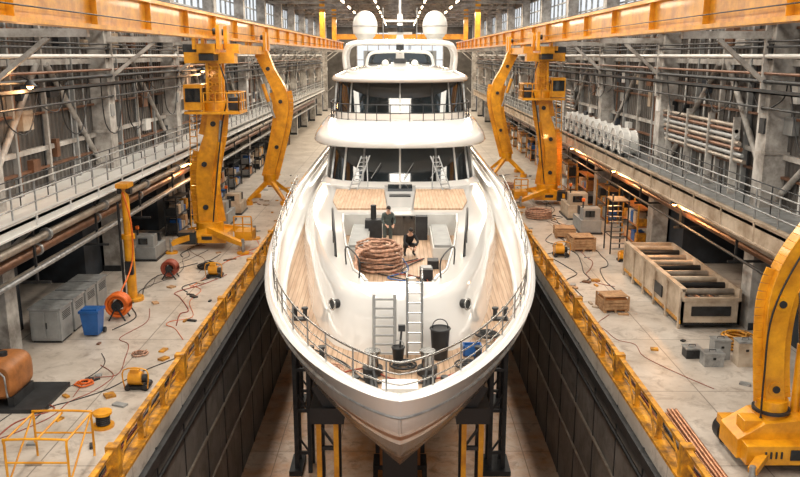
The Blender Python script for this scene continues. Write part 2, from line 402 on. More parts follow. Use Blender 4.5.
# ------------------------------------------------------------------ walkways
def railing(b, path, h, m, step=1.8, r=0.03, mids=(0.5,)):
    path = [V(p) for p in path]
    for hh in [1.0]+list(mids):
        for p, q in zip(path, path[1:]): b.cyl(p+V((0, 0, h*hh)), q+V((0, 0, h*hh)), r, m, n=6)
    for p, q in zip(path, path[1:]):
        n = max(1, int((q-p).length/step))
        for i in range(n+1):
            c = p.lerp(q, i/n); b.cyl(c, c+V((0, 0, h)), r*1.1, m, n=6)
for sgn, X, wz, xe, fm, fh in ((-1, XL, 5.4, 13.0, WHT2, 0.35), (1, XR, 5.1, 12.7, BEI, 0.65)):
    b = B('wall_walkway')
    b.bbox(sgn*xe, X, Y0, 140, wz-0.12, wz, WHT2 if sgn < 0 else STL)
    b.bbox(sgn*xe, sgn*(xe+0.12), Y0, 140, wz-fh, wz+0.12, fm)
    b.bbox(sgn*(xe-0.08), sgn*(xe+0.15), Y0, 140, wz-fh-0.06, wz-fh, fm); b.bbox(sgn*(xe-0.06), sgn*(xe+0.15), Y0, 140, wz+0.1, wz+0.15, fm)
    b.bbox(sgn*(xe+1.2), sgn*(xe+1.4), Y0, 140, wz-0.4, wz-0.12, DKS)
    y = 10
    while y < 140:
        b.bbox(sgn*xe, X, y, y+0.12, wz-0.4, wz-0.12, DKS); b.bbox(sgn*(xe-0.05), sgn*(xe+.05), y, y+.08, wz-fh, wz+.1, fm); y += 3
    railing(b, [(sgn*(xe+0.06), Y0, wz+0.1), (sgn*(xe+0.06), 140, wz+0.1)], 1.15, STL, 1.8, 0.032, (0.35, 0.68))
    railing(b, [(X-sgn*1.25, 20, wz), (X-sgn*1.25, 140, wz)], 1.1, DKS, 2.4, 0.025, (0.5,))
    b.build()
b = B('service_pipes')
for x, z, r, m in ((-13.5, 4.35, 0.16, PIPE), (-13.9, 3.75, 0.2, PIPB), (-13.35, 3.3, 0.1, STL), (-14.0, 3.0, 0.12, PIPE)):
    b.cyl((x, Y0, z), (x, 130, z), r, m, n=12)
for k in range(14):
    y = 16.5+k*6.1
    b.beam((-13.5, y, 5.1), (-13.5, y, 2.7), 0.08, 0.1, DKS); b.beam((-13.0, y, 2.75), (-15, y, 2.75), 0.08, 0.1, DKS)
    for z, x in ((4.35, -13.5), (3.75, -13.9)): b.cyl((x, y+1, z), (x, y+1.15, z), 0.25, STL, n=12)
b.build()
b = B('service_pipes')
for x, z, r, m in ((13.4, 4.0, 0.14, PIPE), (13.85, 3.5, 0.16, PIPB), (13.3, 3.2, 0.06, DKS)):
    b.cyl((x, Y0, z), (x, 130, z), r, m, n=12)
for k in range(14):
    y = 18+k*6.5; b.beam((13.4, y, 4.6), (13.4, y, 2.9), 0.08, 0.1, DKS); b.beam((13.1, y, 2.95), (15, y, 2.95), 0.08, 0.1, DKS)
b.build()

# ------------------------------------------------------------------ dock edge barriers
for sgn in (-1, 1):
    b = B('dock_edge_barrier')
    x = sgn*(XQ+0.2)
    b.bbox(x-0.2, x+0.2, 6, 110, 0.0, 0.1, YELD)
    b.bbox(x-0.08, x+0.08, 6, 110, 0.86, 0.95, YELD)
    b.bbox(x-0.03, x+0.03, 6, 110, 0.46, 0.51, YELD)
    y = 6; i = 0
    while y < 109:
        b.bbox(x-0.07, x+0.07, y, y+0.12, 0.1, 0.87, YELD)
        b.beam((x-sgn*.1, y+0.1, 0.12), (x, y+1.2, 0.86), 0.05, 0.05, YELD)
        if i % 3 == 0:
            b.bbox(x-0.16, x+0.16, y-0.08, y+0.22, 0.1, 1.02, YELD)
        if i % 4 == 1: b.bbox(x+sgn*0.05, x+sgn*0.25, y+0.5, y+1.1, 0.1, 0.45, DKS)
        y += 2.2; i += 1
    for q in range(4):
        pts = []
        for k in range(40):
            yy = 12+k*1.6; pts.append((x+sgn*(0.28+0.07*q)+0.06*math.sin(k*1.7+q), yy, 0.06+0.02*q))
        b.tube(cat(pts, 3), 0.035, (BLK, RED, BLK, COP)[q], 5)
    b.build()

# ------------------------------------------------------------------ yacht
yacht = bpy.data.objects.new('motor_yacht', None); S.collection.objects.link(yacht)
STEM = [(0, 16.5), (0.125, 17.2), (0.31, 18.6), (0.5, 21.0), (0.69, 23.8), (0.875, 27.2), (1.0, 31.0)]
def zs(y): return 3.5+1.4*ss((y-24)/15)
def hw(t, e):
    L_ = 15+7*t; p = 0.65+0.62*t; u = max(0, min(1, e/L_))
    return 5.02*max(0, 1-t**6)**0.5*(1-(1-u)**2)**p
YE = 78.0
b = B('hull')
nt, ns = 40, 70
grid = []
for i in range(nt+1):
    t = i/nt; ys = interp(t, STEM); row = []
    for j in range(ns+1):
        e = (YE-ys)*(j/ns)**2.0; y = ys+e
        z = zs(y)+(-4.5-zs(y))*t
        row.append(V((hw(t, e), y, z)))
    grid.append(row)
rings = []
for row in grid:
    rings.append([V((-p.x, p.y, p.z)) for p in row[::-1]]+row[1:])
b.loft(rings[:8], WHT); b.loft(rings[7:9], BRZ); b.loft(rings[8:10], WHT); b.loft(rings[9:], ANTF)
b.add([r[0] for r in rings]+[r[-1] for r in rings], [(i, i+1, len(rings)+i+1, len(rings)+i) for i in range(len(rings)-1)], WHT)
sheer = rings[0]
b.tube([V((p.x*1.004, p.y-0.01, p.z)) for p in rings[3]], 0.035, STL, 6)
def offs(poly, d):
    out = []
    for i, p in enumerate(poly):
        a = poly[max(i-1, 0)]; c = poly[min(i+1, len(poly)-1)]
        t = V((c.x-a.x, c.y-a.y, 0)); t.normalize(); nrm = V((-t.y, t.x, 0))
        out.append(p+nrm*d)
    return out
i1 = offs(sheer, 0.40)
i0 = [p+V((0, 0, 0.05)) for p in offs(sheer, 0.06)]; i05 = [p+V((0, 0, 0.05)) for p in offs(sheer, 0.33)]
i2 = [p-V((0, 0, 0.15)) for p in i1]; i25 = [V((p.x, p.y, p.z-1.03)) for p in offs(sheer, 0.5)]; i3 = [V((p.x, p.y, p.z-1.05)) for p in offs(sheer, 0.72)]
b.loft([sheer, i0, i05, i1, i2, i25, i3], WHT)
b.build(parent=yacht)
b = B('main_deck')
h = len(i3)//2
rws = [(i3[h-k2], i3[h+k2]) for k2 in range(1, h+1)]
vs = [i3[h]]+[q for r in rws for q in r]
fs = [(0, 2, 1)]+[(1+2*i, 2+2*i, 4+2*i, 3+2*i) for i in range(len(rws)-1)]
b.add(vs, fs, TEAK)
b.build(parent=yacht)
b = B('bow_railing')
rp = [p for p in offs(sheer, 0.3) if p.y < 37]
for hh in (0.8, 0.52, 0.26): b.tube([p+V((0, 0, hh)) for p in rp], 0.018 if hh < 0.8 else 0.028, SSS, 6)
acc = 0
for p, q in zip(rp, rp[1:]):
    acc += (q-p).length
    if acc > 1.1: b.cyl(q+V((0, 0, 0)), q+V((0, 0, 0.82)), 0.022, SSS, n=6); acc = 0
b.build(parent=yacht)

def outl(w, yf, D, ye, n=14, p=2.4, back=4):
    pts = []
    for i in range(n+1):
        a = math.pi/2*i/n
        pts.append(V((w*math.sin(a)**(2/p), yf+D*(1-max(0, math.cos(a))**(2/p)), 0)))
    for i in range(1, back+1): pts.append(V((w, yf+D+(ye-yf-D)*i/back, 0)))
    return [V((-q.x, q.y, 0)) for q in pts[:0:-1]]+pts
def atz(poly, z): return [V((q.x, q.y, z)) for q in poly]
def captop(b, poly, m, smooth=True):
    h = len(poly)//2; vs = [poly[h]]
    for k in range(1, h+1): vs += [poly[h-k], poly[h+k]]
    fs = [(0, 2, 1)]+[(1+2*i, 2+2*i, 4+2*i, 3+2*i) for i in range(h-1)]
    b.add(vs, fs, m, smooth)

b = B('foredeck_trunk')
TH = [(0, 22.3), (0.5, 22.33), (1.0, 22.45), (1.4, 22.65), (1.75, 23.0), (2.02, 23.6), (2.28, 24.4), (2.7, 26.0), (3.1, 28.0), (3.4, 30.0), (3.7, 31.6), (4.0, 33.5), (4.25, 36), (4.38, 39), (4.4, 43), (4.4, 60)]
tp = [V((x, y, 0)) for x, y in TH]; tp = [V((-q.x, q.y, 0)) for q in tp[:0:-1]]+tp
ZT = 4.35
lv = [atz(offs(tp, -0.28), 2.4), atz(offs(tp, -0.22), 2.9), atz(offs(tp, -0.12), 3.5), atz(offs(tp, -0.02), ZT-0.35), atz(offs(tp, 0.08), ZT-0.12), atz(offs(tp, 0.3), ZT)]
b.loft(lv, WHT)
top = lv[-1]; hh_ = len(top)//2
rows = [(top[hh_+k]) for k in range(1, hh_+1)]
b.add([top[hh_]]+[V((s*rows[0].x, rows[0].y, ZT)) for s in (-1, 1)], [(0, 2, 1)], WHT)
def ww(y): return interp(y, [(23.4, 1.0), (24.4, 1.45), (28, 1.95), (31.6, 2.3), (34, 2.45)])
for a, c in zip(rows, rows[1:]):
    if a.y > 23.0 and c.y < 33.9:
        for s in (-1, 1):
            b.add([(s*ww(a.y), a.y, ZT), (s*a.x, a.y, ZT), (s*c.x, c.y, ZT), (s*ww(c.y), c.y, ZT)], [(0, 1, 2, 3)], WHT)
    else:
        b.add([(-a.x, a.y, ZT), (a.x, a.y, ZT), (c.x, c.y, ZT), (-c.x, c.y, ZT)], [(0, 1, 2, 3)], WHT)
hr = [r for r in rows if 23.0 < r.y < 33.9]
ZW = 3.45
for s in (-1, 1):
    b.loft([[V((s*ww(r.y), r.y, z)) for r in hr] for z in (ZT, ZW)], WHT2)
    b.tube([V((s*ww(r.y), r.y, ZT+0.02)) for r in hr], 0.05, WHT, 6)
    b.bbox(s*1.25, s*2.0, 29.3, 33.3, ZW, ZW+0.45, WHT2); b.bbox(s*1.3, s*1.95, 29.4, 33.2, ZW+0.45, ZW+.55, CAB)
y0w, y1w = hr[0].y, hr[-1].y
b.add([(-ww(y0w), y0w, ZT), (ww(y0w), y0w, ZT), (ww(y0w), y0w, ZW), (-ww(y0w), y0w, ZW)], [(0, 1, 2, 3)], WHT2)
b.add([(-ww(y1w), y1w, ZT), (ww(y1w), y1w, ZT), (ww(y1w), y1w, ZW), (-ww(y1w), y1w, ZW)], [(0, 1, 2, 3)], WHT2)
b.bbox(-0.65, 0.65, y1w-0.04, y1w+0.01, ZW, ZT-0.05, GLS)
b.add([(-ww(hr[0].y), hr[0].y, ZW), (ww(hr[0].y), hr[0].y, ZW), (ww(hr[-1].y), hr[-1].y, ZW), (-ww(hr[-1].y), hr[-1].y, ZW)], [(0, 1, 2, 3)], TEAK)
for s in (-1, 1):
    c = V((s*1.98, 22.95, 3.72)); d = V((s*0.8, -0.6, 0.05)).normalized()
    b.cyl(c-d*0.15, c+d*0.06, 0.14, BLK, n=16); b.torus(c+d*0.06, 0.16, 0.03, SSS, d)
for s in (-1, 1):
    b.prism([(s*0.6, 34.6), (s*2.75, 34.6), (s*3.1, 36.5), (s*3.2, 39.8), (s*0.8, 39.8)], 'z', ZT, ZT+0.08, TEAK)
b.prism([(-0.5, 34.3), (0.5, 34.3), (0.65, 37), (0.8, 40.4), (-0.8, 40.4), (-0.65, 37)], 'z', ZT, ZT+0.16, WHT)
b.bbox(-0.6, 0.6, 38.6, 39.9, ZT+0.14, ZT+0.3, GLS)
b.bbox(-0.5, 0.5, 37.0, 37.5, ZT+0.14, ZT+0.22, DKS)
b.build(parent=yacht)

b = B('main_deckhouse')
o1 = outl(4.08, 41.3, 3.4, 74, p=3.0); o3 = outl(3.9, 42.4, 3.4, 74, p=3.0)
b.loft([atz(outl(4.35, 40.7, 3.6, 74, p=3.0), 4.3), atz(outl(4.2, 41.1, 3.5, 74, p=3.0), 4.48), atz(o1, 4.56)], WHT)
b.loft([atz(o1, 4.56), atz(o3, 6.3)], GLS, smooth=True)
b.loft([atz(o3, 6.3), atz(o3, 6.6)], WHT)
N_ = len(o1)
for k in range(N_//2-12, N_//2+13, 3):
    b.beam(V((o1[k].x*1.003, o1[k].y-0.02, 4.56)), V((o3[k].x*1.003, o3[k].y-0.02, 6.3)), 0.1, 0.06, WHT2 if (k-N_//2) % 2 == 0 else STL)
for x in (-1.5, 0.2, 1.6): b.cyl((x, 41.25, 4.75), (x+0.5, 41.65, 5.5), 0.02, STL, n=6)
b.build(parent=yacht)

b = B('bridge_deck_cowl')
A = [(4.35, 41.4, 4.4, 6.28), (4.66, 40.7, 4.6, 6.36), (4.75, 40.5, 4.6, 6.52), (4.66, 41.0, 4.6, 6.9), (4.4, 42.4, 4.5, 7.35), (4.2, 43.3, 4.4, 7.55), (4.12, 43.5, 4.3, 7.58), (4.08, 43.6, 4.2, 7.2)]
b.loft([atz(outl(w, yf, D, 72, p=2.5), z) for w, yf, D, z in A], WHT)
captop(b, atz(outl(4.35, 41.4, 4.4, 72, p=2.5), 6.28), WHT2)
captop(b, atz(outl(4.08, 43.6, 4.2, 72, p=2.5), 7.2), TEAK)
b.build(parent=yacht)
b = B('bridge_railing')
rl = [p for p in atz(outl(4.0, 43.2, 4.3, 60, p=2.5, n=20), 7.45) if p.y < 58]
for hh in (0.95, 0.5): b.tube([p+V((0, 0, hh)) for p in rl], 0.03, DKS, 6)
for k in range(0, len(rl), 2): b.cyl(rl[k], rl[k]+V((0, 0, 0.95)), 0.025, DKS, n=6)
b.build(parent=yacht)
b = B('wheelhouse')
u1 = outl(3.95, 46.4, 2.8, 68, p=3.0); u3 = outl(3.85, 47.2, 2.8, 68, p=3.0)
b.loft([atz(u1, 7.1), atz(u1, 7.75)], WHT)
b.loft([atz(u1, 7.75), atz(u3, 9.45)], GLS)
for k in range(N_//2-12, N_//2+13, 3): b.beam(V((u1[k].x*1.003, u1[k].y-0.02, 7.75)), V((u3[k].x*1.003, u3[k].y-0.02, 9.45)), 0.09, 0.06, DKS if (k-N_//2) % 2 else STL)
R = [(3.8, 46.8, 3.2, 9.42), (4.05, 45.9, 3.8, 9.52), (4.12, 45.8, 3.8, 9.68), (4.0, 46.2, 3.8, 9.84), (3.4, 47.6, 3.6, 10.1), (2.6, 49, 3.4, 10.32), (1.6, 51, 3, 10.42)]
b.loft([atz(outl(w, yf, D, 68, p=2.5), z) for w, yf, D, z in R], WHT)
captop(b, atz(outl(1.6, 51, 3, 68, p=2.5), 10.42), WHT)
captop(b, atz(outl(3.8, 46.8, 3.2, 68, p=2.5), 9.42), WHT2)
b.box((0, 49.4, 10.45), (1.1, 0.5, 0.25), WHT2); b.box((0, 49.2, 10.65), (0.7, 0.3, 0.3), DKS)
b.sph((-0.9, 50, 10.5), 0.22, WHT2); b.sph((0.9, 50, 10.5), 0.22, WHT2)
b.build(parent=yacht)
b = B('radar_mast')
for y in (53.5, 56.5):
    b.tube(cat([(-3.6, y+0.8, 10.0), (-3.65, y+0.5, 11.0), (-3.3, y, 11.65), (-2.4, y, 11.8), (0, y, 11.85), (2.4, y, 11.8), (3.3, y, 11.65), (3.65, y+0.5, 11.0), (3.6, y+0.8, 10.0)], 5), 0.16, WHT, 10)
b.tube(cat([(-2.2, 53.4, 10.2), (-2.0, 53.4, 11.0), (-1.2, 53.4, 11.2), (1.2, 53.4, 11.2), (2.0, 53.4, 11.0), (2.2, 53.4, 10.2)], 5), 0.1, WHT2, 8)
b.bbox(-2.6, 2.6, 58.5, 62.0, 10.3, 11.3, CAB); b.bbox(-2.3, 2.3, 58.3, 58.5, 10.45, 11.2, GLS)
for s in (-1, 1):
    b.beam((s*3.2, 53.5, 11.75), (s*3.2, 56.5, 11.75), 0.3, 0.15, WHT)
    b.cyl((s*2.3, 54.5, 11.8), (s*2.3, 54.5, 12.35), 0.45, WHT2, r2=0.6, n=20); b.cyl((s*2.3, 54.5, 12.35), (s*2.3, 54.5, 12.85), 0.78, WHT2, r2=0.82, n=24)
    b.sph((s*2.3, 54.5, 12.85), (0.82, 0.82, 1.0), WHT2, 24, 14); b.torus((s*2.3, 54.5, 12.85), 0.83, 0.03, CAB)
    b.box((s*2.3, 55.2, 11.8), (1.2, 2.8, 0.12), WHT2)
    b.cyl((s*1.1, 54, 11.8), (s*1.1, 54, 14.0), 0.03, STL, n=6)
b.beam((0, 54.5, 10.3), (0, 55.0, 13.6), 0.6, 0.8, WHT, 0.3, 0.4)
b.cyl((0, 55, 13.5), (0, 55, 15.2), 0.08, WHT2, n=8)
for z, w in ((12.4, 1.6), (13.2, 2.2)): b.box((0, 54.7, z), (w, 0.35, 0.14), WHT2)
b.box((0, 54.2, 12.8), (2.0, 0.22, 0.16), DKS, rot=(0, 0, 0.25)); b.cyl((0, 54.2, 12.45), (0, 54.2, 12.8), 0.2, DKS)
b.box((0, 53.7, 11.45), (0.5, 0.4, 0.45), DKS); b.sph((0, 53.5, 11.3), 0.2, DKS)
b.build(parent=yacht)

def ladder(b, p, q, w, m, n=8, side=(1, 0, 0), r=0.03):
    p = V(p); q = V(q); s = V(side)*w/2
    b.cyl(p-s, q-s, r, m, n=8); b.cyl(p+s, q+s, r, m, n=8)
    for i in range(n):
        c = p.lerp(q, (i+0.5)/n); b.cyl(c-s, c+s, r*0.8, m, n=6)
b = B('boarding_ladder')
ladder(b, (-0.45, 21.7, 2.5), (-0.45, 22.0, 4.3), 0.6, CAB, 7, r=0.045)
b.build(parent=yacht)
b = B('step_ladder')
ladder(b, (0.42, 21.7, 2.5), (0.42, 22.15, 4.75), 0.42, SSS, 8, r=0.035)
for s in (0.2, 0.64): b.tube(cat([(s, 22.1, 4.7), (s, 22.5, 4.95), (s, 23.0, 4.36)], 4), 0.03, SSS, 6)
b.build(parent=yacht)
b = B('well_handrails')
for s in (-1, 1):
    b.tube(cat([(s*2.15, 26.2, ZT), (s*2.2, 26.2, ZT+0.9), (s*2.6, 30.3, ZT+0.9), (s*2.6, 30.3, ZT)], 5), 0.035, DKS, 6)
    b.cyl((s*2.2, 26.3, ZT), (s*2.4, 28.3, ZT+0.85), 0.025, DKS, n=6); b.cyl((s*2.42, 28.3, ZT), (s*2.42, 28.3, ZT+0.9), 0.025, DKS, n=6)
    b.tube([(s*2.2, 26.2, ZT+0.45), (s*2.6, 30.3, ZT+0.45)], 0.022, SSS, 6)
    b.tube(cat([(s*1.25, 23.6, ZT), (s*1.25, 23.55, ZT+0.6), (s*1.75, 25.2, ZT+0.6), (s*1.75, 25.2, ZT)], 4), 0.025, DKS, 6)
b.tube([(-1.25, 23.5, ZT+0.52), (-0.2, 23.1, ZT+0.52)], 0.025, DKS, 6)
b.build(parent=yacht)
for s in (-1, 1):
    b = B('access_ladder')
    ladder(b, (s*2.35, 39.5, 4.4), (s*1.75, 40.6, 6.0), 0.45, STL, 8, side=(0.9, 0.4, 0), r=0.035)
    b.cyl((s*1.7, 40.6, 6.0), (s*1.6, 39.6, 4.45), 0.03, STL, n=6)
    b.build(parent=yacht)
def bollard(b, x, y, z, m=SSS):
    b.box((x, y, z+0.03), (0.55, 0.28, 0.06), m)
    for d in (-0.16, 0.16):
        b.cyl((x+d, y, z+0.05), (x+d, y, z+0.38), 0.075, m, n=14); b.cyl((x+d, y, z+0.36), (x+d, y, z+0.42), 0.11, m, n=14)
b = B('mooring_gear')
ZD = 2.47
for x, y in ((-1.0, 19.4), (1.0, 19.4), (-2.4, 21.6), (2.4, 21.6), (-3.3, 25.2), (3.3, 25.2)): bollard(b, x, y, ZD, DKS)
for s in (-1, 1):
    b.cyl((s*0.75, 20.6, ZD), (s*0.75, 20.6, ZD+0.2), 0.28, DKS, n=18); b.cyl((s*0.75, 20.6, ZD+0.2), (s*0.75, 20.6, ZD+0.62), 0.17, SSS, r2=0.13, n=18)
    b.cyl((s*0.75, 20.6, ZD+0.6), (s*0.75, 20.6, ZD+0.68), 0.22, SSS, n=18)
    b.box((s*0.75, 19.7, ZD+0.07), (0.3, 0.9, 0.14), DKS)
    b.tube([(s*0.5, 18.2, ZD+0.5), (s*0.6, 19.2, ZD+0.12), (s*0.72, 20.3, ZD+0.2)], 0.05, DKS, 6)
b.box((0, 18.6, ZD+0.3), (0.9, 0.6, 0.5), WHT2); b.box((0, 19.5, ZD+0.05), (0.7, 0.7, 0.1), WHT2)
b.build(parent=yacht)
b = B('deck_rope_coils')
for k in range(4):
    pts = []
    cx, cy = ((-1.9, 20.6), (1.9, 20.9), (0.1, 20.9), (2.7, 23.4))[k]
    for i in range(60):
        a = i*0.42; r = 0.16+0.004*i+random.uniform(-0.02, 0.02); pts.append((cx+r*math.cos(a), cy+r*math.sin(a), ZD+0.05+0.002*i))
    b.tube(pts, 0.03, (ROPE, BLK, BLK, BLK)[k], 5)
pts = cat([(-1.8, 20.4, ZD+.04), (-0.9, 20.9, ZD+.04), (-0.3, 20.2, ZD+.04), (0.6, 20.0, ZD+.04), (1.6, 20.6, ZD+.04), (2.6, 21.8, ZD+.04), (3.0, 24, ZD+.04)], 6)
b.tube(pts, 0.025, RED, 5)
b.tube(cat([(-2.6, 22.4, ZD+.04), (-1.6, 21.3, ZD+.04), (-0.9, 20.0, ZD+.04), (0.2, 19.9, ZD+.04), (1.3, 19.8, ZD+.04)], 6), 0.03, BLK, 5)
b.build(parent=yacht)
b = B('waste_bin')
b.cyl((1.15, 21.75, ZD), (1.15, 21.75, ZD+0.9), 0.22, BLK, r2=0.28, n=18); b.torus((1.15, 21.75, ZD+0.9), 0.28, 0.03, DKS)
b.torus((1.15, 21.75, ZD+0.96), 0.22, 0.015, DKS, (0, 1, 0))
b.build(parent=yacht)
b = B('tool_bucket')
b.cyl((-0.05, 21.3, ZD), (-0.05, 21.3, ZD+0.5), 0.13, BLK, r2=0.18, n=16); b.torus((-0.05, 21.3, ZD+0.5), 0.18, 0.02, DKS)
b.torus((-0.05, 21.3, ZD+0.55), 0.16, 0.012, STL, (0, 1, 0)); b.cyl((-0.02, 21.3, ZD+0.3), (0.05, 21.35, ZD+1.05), 0.03, DKS, n=6); b.box((0.05, 21.36, ZD+1.05), (.2, .1, .18), DKS)
b.build(parent=yacht)
b = B('blue_crate')
for sx, sy, w, d in ((0, -0.15, 0.5, 0.04), (0, 0.15, 0.5, 0.04), (-0.25, 0, 0.04, 0.34), (0.25, 0, 0.04, 0.34)): b.box((2.1+sx, 22.0+sy, ZD+0.18), (w, d, 0.3), BLU)
b.box((2.1, 22.0, ZD+0.04), (0.5, 0.3, 0.04), BLU)
b.build(parent=yacht)
b = B('rope_coil')
pts = []
for i in range(430):
    a = i*0.3; rr = 0.62+0.22*math.sin(i*0.09)+random.uniform(-0.06, 0.06)
    pts.append((-0.75+rr*math.cos(a), 28.0+rr*0.95*math.sin(a), ZW+0.06+0.0021*i+random.uniform(-0.03, 0.03)))
b.tube(pts, 0.045, ROPE, 6)
for i in range(3):
    b.tube(cat([(-1.3+.1*i, 27.3, ZW+.9), (-1.5+.05*i, 26.2, ZT+0.1), (-1.3-.15*i, 25.0, ZW+0.3), (-1.1-.1*i, 24.6, ZW+0.1)], 6), 0.045, ROPE, 6)
b.build(parent=yacht)
b = B('work_equipment')
b.box((0.9, 26.6, ZW+0.2), (0.45, 0.5, 0.4), DKS); b.box((0.9, 26.6, ZW+0.43), (0.36, 0.4, 0.06), CAB)
b.box((1.2, 28.2, ZW+0.15), (0.4, 0.5, 0.3), DKS); b.cyl((0.4, 25.6, ZW), (0.4, 25.6, ZW+0.35), 0.13, WHT2)
b.box((-1.1, 32.6, ZW+0.45), (.7, .5, .9), DKS); b.cyl((-1.1, 32.6, ZW+.9), (-1.1, 32.6, ZW+1.5), .12, DKS); b.box((.9, 32.8, ZW+.5), (.5, .4, 1.0), DKS)
for k in range(4):
    b.tube(cat([(0.9, 25.8, ZW+.1), (random.uniform(-.5, 1.3), 26.6, ZW+.05), (random.uniform(-1, 1.4), 27.6, ZW+.05), (random.uniform(-.5, 1), 29.3, ZW+.05)], 6), 0.025, (BLK, RED, BLU, DKS)[k], 5)
b.build(parent=yacht)

# ------------------------------------------------------------------ workers
def skin(nodes, edges, sub=1):
    names = list(nodes); me = bpy.data.meshes.new('tmp'); me.from_pydata([nodes[k][:3] for k in names], [(names.index(a), names.index(c)) for a, c in edges], [])
    o = bpy.data.objects.new('tmp', me); S.collection.objects.link(o)
    o.modifiers.new('s', 'SKIN')
    for i, k in enumerate(names):
        r = nodes[k][3]; me.skin_vertices[0].data[i].radius = (r, r); me.skin_vertices[0].data[i].use_root = (i == 0)
    md = o.modifiers.new('u', 'SUBSURF'); md.levels = sub; md.render_levels = sub
    dg = bpy.context.evaluated_depsgraph_get(); ev = o.evaluated_get(dg); m2 = ev.to_mesh()
    vs = [v.co.copy() for v in m2.vertices]; fs = [tuple(p.vertices) for p in m2.polygons]; ev.to_mesh_clear()
    bpy.data.objects.remove(o); bpy.data.meshes.remove(me)
    return vs, fs
def worker(name, base, yaw, J, top, trous, helmet=None):
    Rm = Matrix.Rotation(yaw, 3, 'Z'); base = V(base)
    T = lambda p: base+Rm @ V(p)
    b = B(name)
    rad = dict(pel=.15, sp=.135, ch=.165, nk=.065, hd0=.06, shl=.075, shr=.075, ell=.05, elr=.05, wrl=.034, wrr=.034, hpl=.11, hpr=.11, knl=.075, knr=.075, anl=.05, anr=.05, tol=.042, tor=.042)
    nodes = {k: (*T(J[k]), rad[k]) for k in rad}
    E = [('pel', 'sp'), ('sp', 'ch'), ('ch', 'nk'), ('nk', 'hd0'), ('ch', 'shl'), ('ch', 'shr'), ('shl', 'ell'), ('shr', 'elr'), ('ell', 'wrl'), ('elr', 'wrr'), ('pel', 'hpl'), ('pel', 'hpr'), ('hpl', 'knl'), ('hpr', 'knr'), ('knl', 'anl'), ('knr', 'anr'), ('anl', 'tol'), ('anr', 'tor')]
    vs, fs = skin(nodes, E, 2)
    def near(p):
        best = None; bd = 9
        for a, c in E:
            A_, C_ = T(J[a]), T(J[c]); d = C_-A_; t = max(0, min(1, (p-A_).dot(d)/max(d.length_squared, 1e-9))); dd = (A_+d*t-p).length
            if dd < bd: bd = dd; best = (a, c, t)
        return best
    groups = {}
    for f in fs:
        c = sum((vs[i] for i in f), V((0, 0, 0)))/len(f); a, e, t = near(c)
        if e in ('nk', 'hd0') and (e == 'hd0' or t > .6): m = SKIN
        elif e in ('wrl', 'wrr') and t > .85: m = SKIN
        elif e in ('tol', 'tor') or (e in ('anl', 'anr') and t > .9): m = BLK
        elif e in ('knl', 'knr', 'anl', 'anr', 'hpl', 'hpr') or (e == 'sp' and t < .3): m = trous
        else: m = top
        groups.setdefault(m.name, (m, []))[1].append(f)
    for m, ff in groups.values():
        idx = sorted({i for f in ff for i in f}); mp = {i: k for k, i in enumerate(idx)}
        b.add([vs[i] for i in idx], [tuple(mp[i] for i in f) for f in ff], m, True)
    hc = T(J['hd']); hd = Rm @ V(J['look']); hd.normalize(); up = V(J.get('up', (0, 0, 1))); up = (Rm @ up); up = (up-hd*up.dot(hd)).normalized(); sd = hd.cross(up)
    M = Matrix((sd, hd, up)).transposed(); n, k = 18, 14
    vv = []; ff = []
    for i in range(k+1):
        a = math.pi*i/k
        for j in range(n):
            c = 2*math.pi*j/n; p = V((0.076*math.sin(a)*math.cos(c), 0.098*math.sin(a)*math.sin(c), 0.118*math.cos(a)))
            if p.z < 0: p.x *= 1+p.z*2.2; p.y *= 1+p.z*0.8
            if p.y > 0.05 and abs(p.x) < 0.022 and -0.045 < p.z < 0.01: p.y += 0.022
            vv.append(hc+M @ p)
    for i in range(k):
        for j in range(n): ff.append((i*n+j, i*n+(j+1) % n, (i+1)*n+(j+1) % n, (i+1)*n+j))
    b.add(vv, ff, SKIN, True)
    for s in (-1, 1):
        b.sph(hc+M @ V((s*0.03, 0.088, 0.005)), 0.011, HAIR, 8, 6); b.sph(hc+M @ V((s*0.077, 0, -0.01)), (0.012, 0.02, 0.03), SKIN, 8, 6)
    b.tube([hc+M @ V((-0.022, 0.088, -0.058)), hc+M @ V((0, 0.093, -0.058)), hc+M @ V((0.022, 0.088, -0.058))], 0.005, PIPB, 5)
    vv = []; ff = []; k2 = 8
    for i in range(k2+1):
        a = math.pi*0.60*i/k2
        for j in range(n):
            c = 2*math.pi*j/n; aa = a*(0.68 if math.sin(c) > 0.3 else 1.0)
            vv.append(hc+M @ V((0.086*math.sin(aa)*math.cos(c), 0.108*math.sin(aa)*math.sin(c)-0.004, 0.13*math.cos(aa))))
    for i in range(k2):
        for j in range(n): ff.append((i*n+j, i*n+(j+1) % n, (i+1)*n+(j+1) % n, (i+1)*n+j))
    b.add(vv, ff, helmet or HAIR, True)
    for s, el, wr in ((-1, 'ell', 'wrl'), (1, 'elr', 'wrr')):
        w = T(J[wr]); d = (w-T(J[el])).normalized(); sidev = Rm @ V((1, 0, 0)); sidev = (sidev-d*sidev.dot(d)).normalized(); nn = d.cross(sidev)
        if nn.z > 0: nn = -nn
        b.sph(w+d*0.05, (0.042, 0.05, 0.022), SKIN, 10, 8, rot=Matrix((sidev, d, nn)).transposed().to_euler())
        for q, L_ in enumerate((0.062, 0.075, 0.07, 0.055)):
            o = sidev*(-0.03+0.02*q); p0 = w+d*0.08+o; p1 = p0+d*L_*0.5+nn*0.012; p2 = p1+d*L_*0.25+nn*0.028; b.tube([p0-d*0.02, p0, p1, p2], 0.0095, SKIN, 6)
        t0 = w+d*0.03-sidev*s*0.035; b.tube([t0, t0-sidev*s*0.03+d*0.03, t0-sidev*s*0.03+d*0.055+nn*0.02], 0.011, SKIN, 6)
    return b.build()
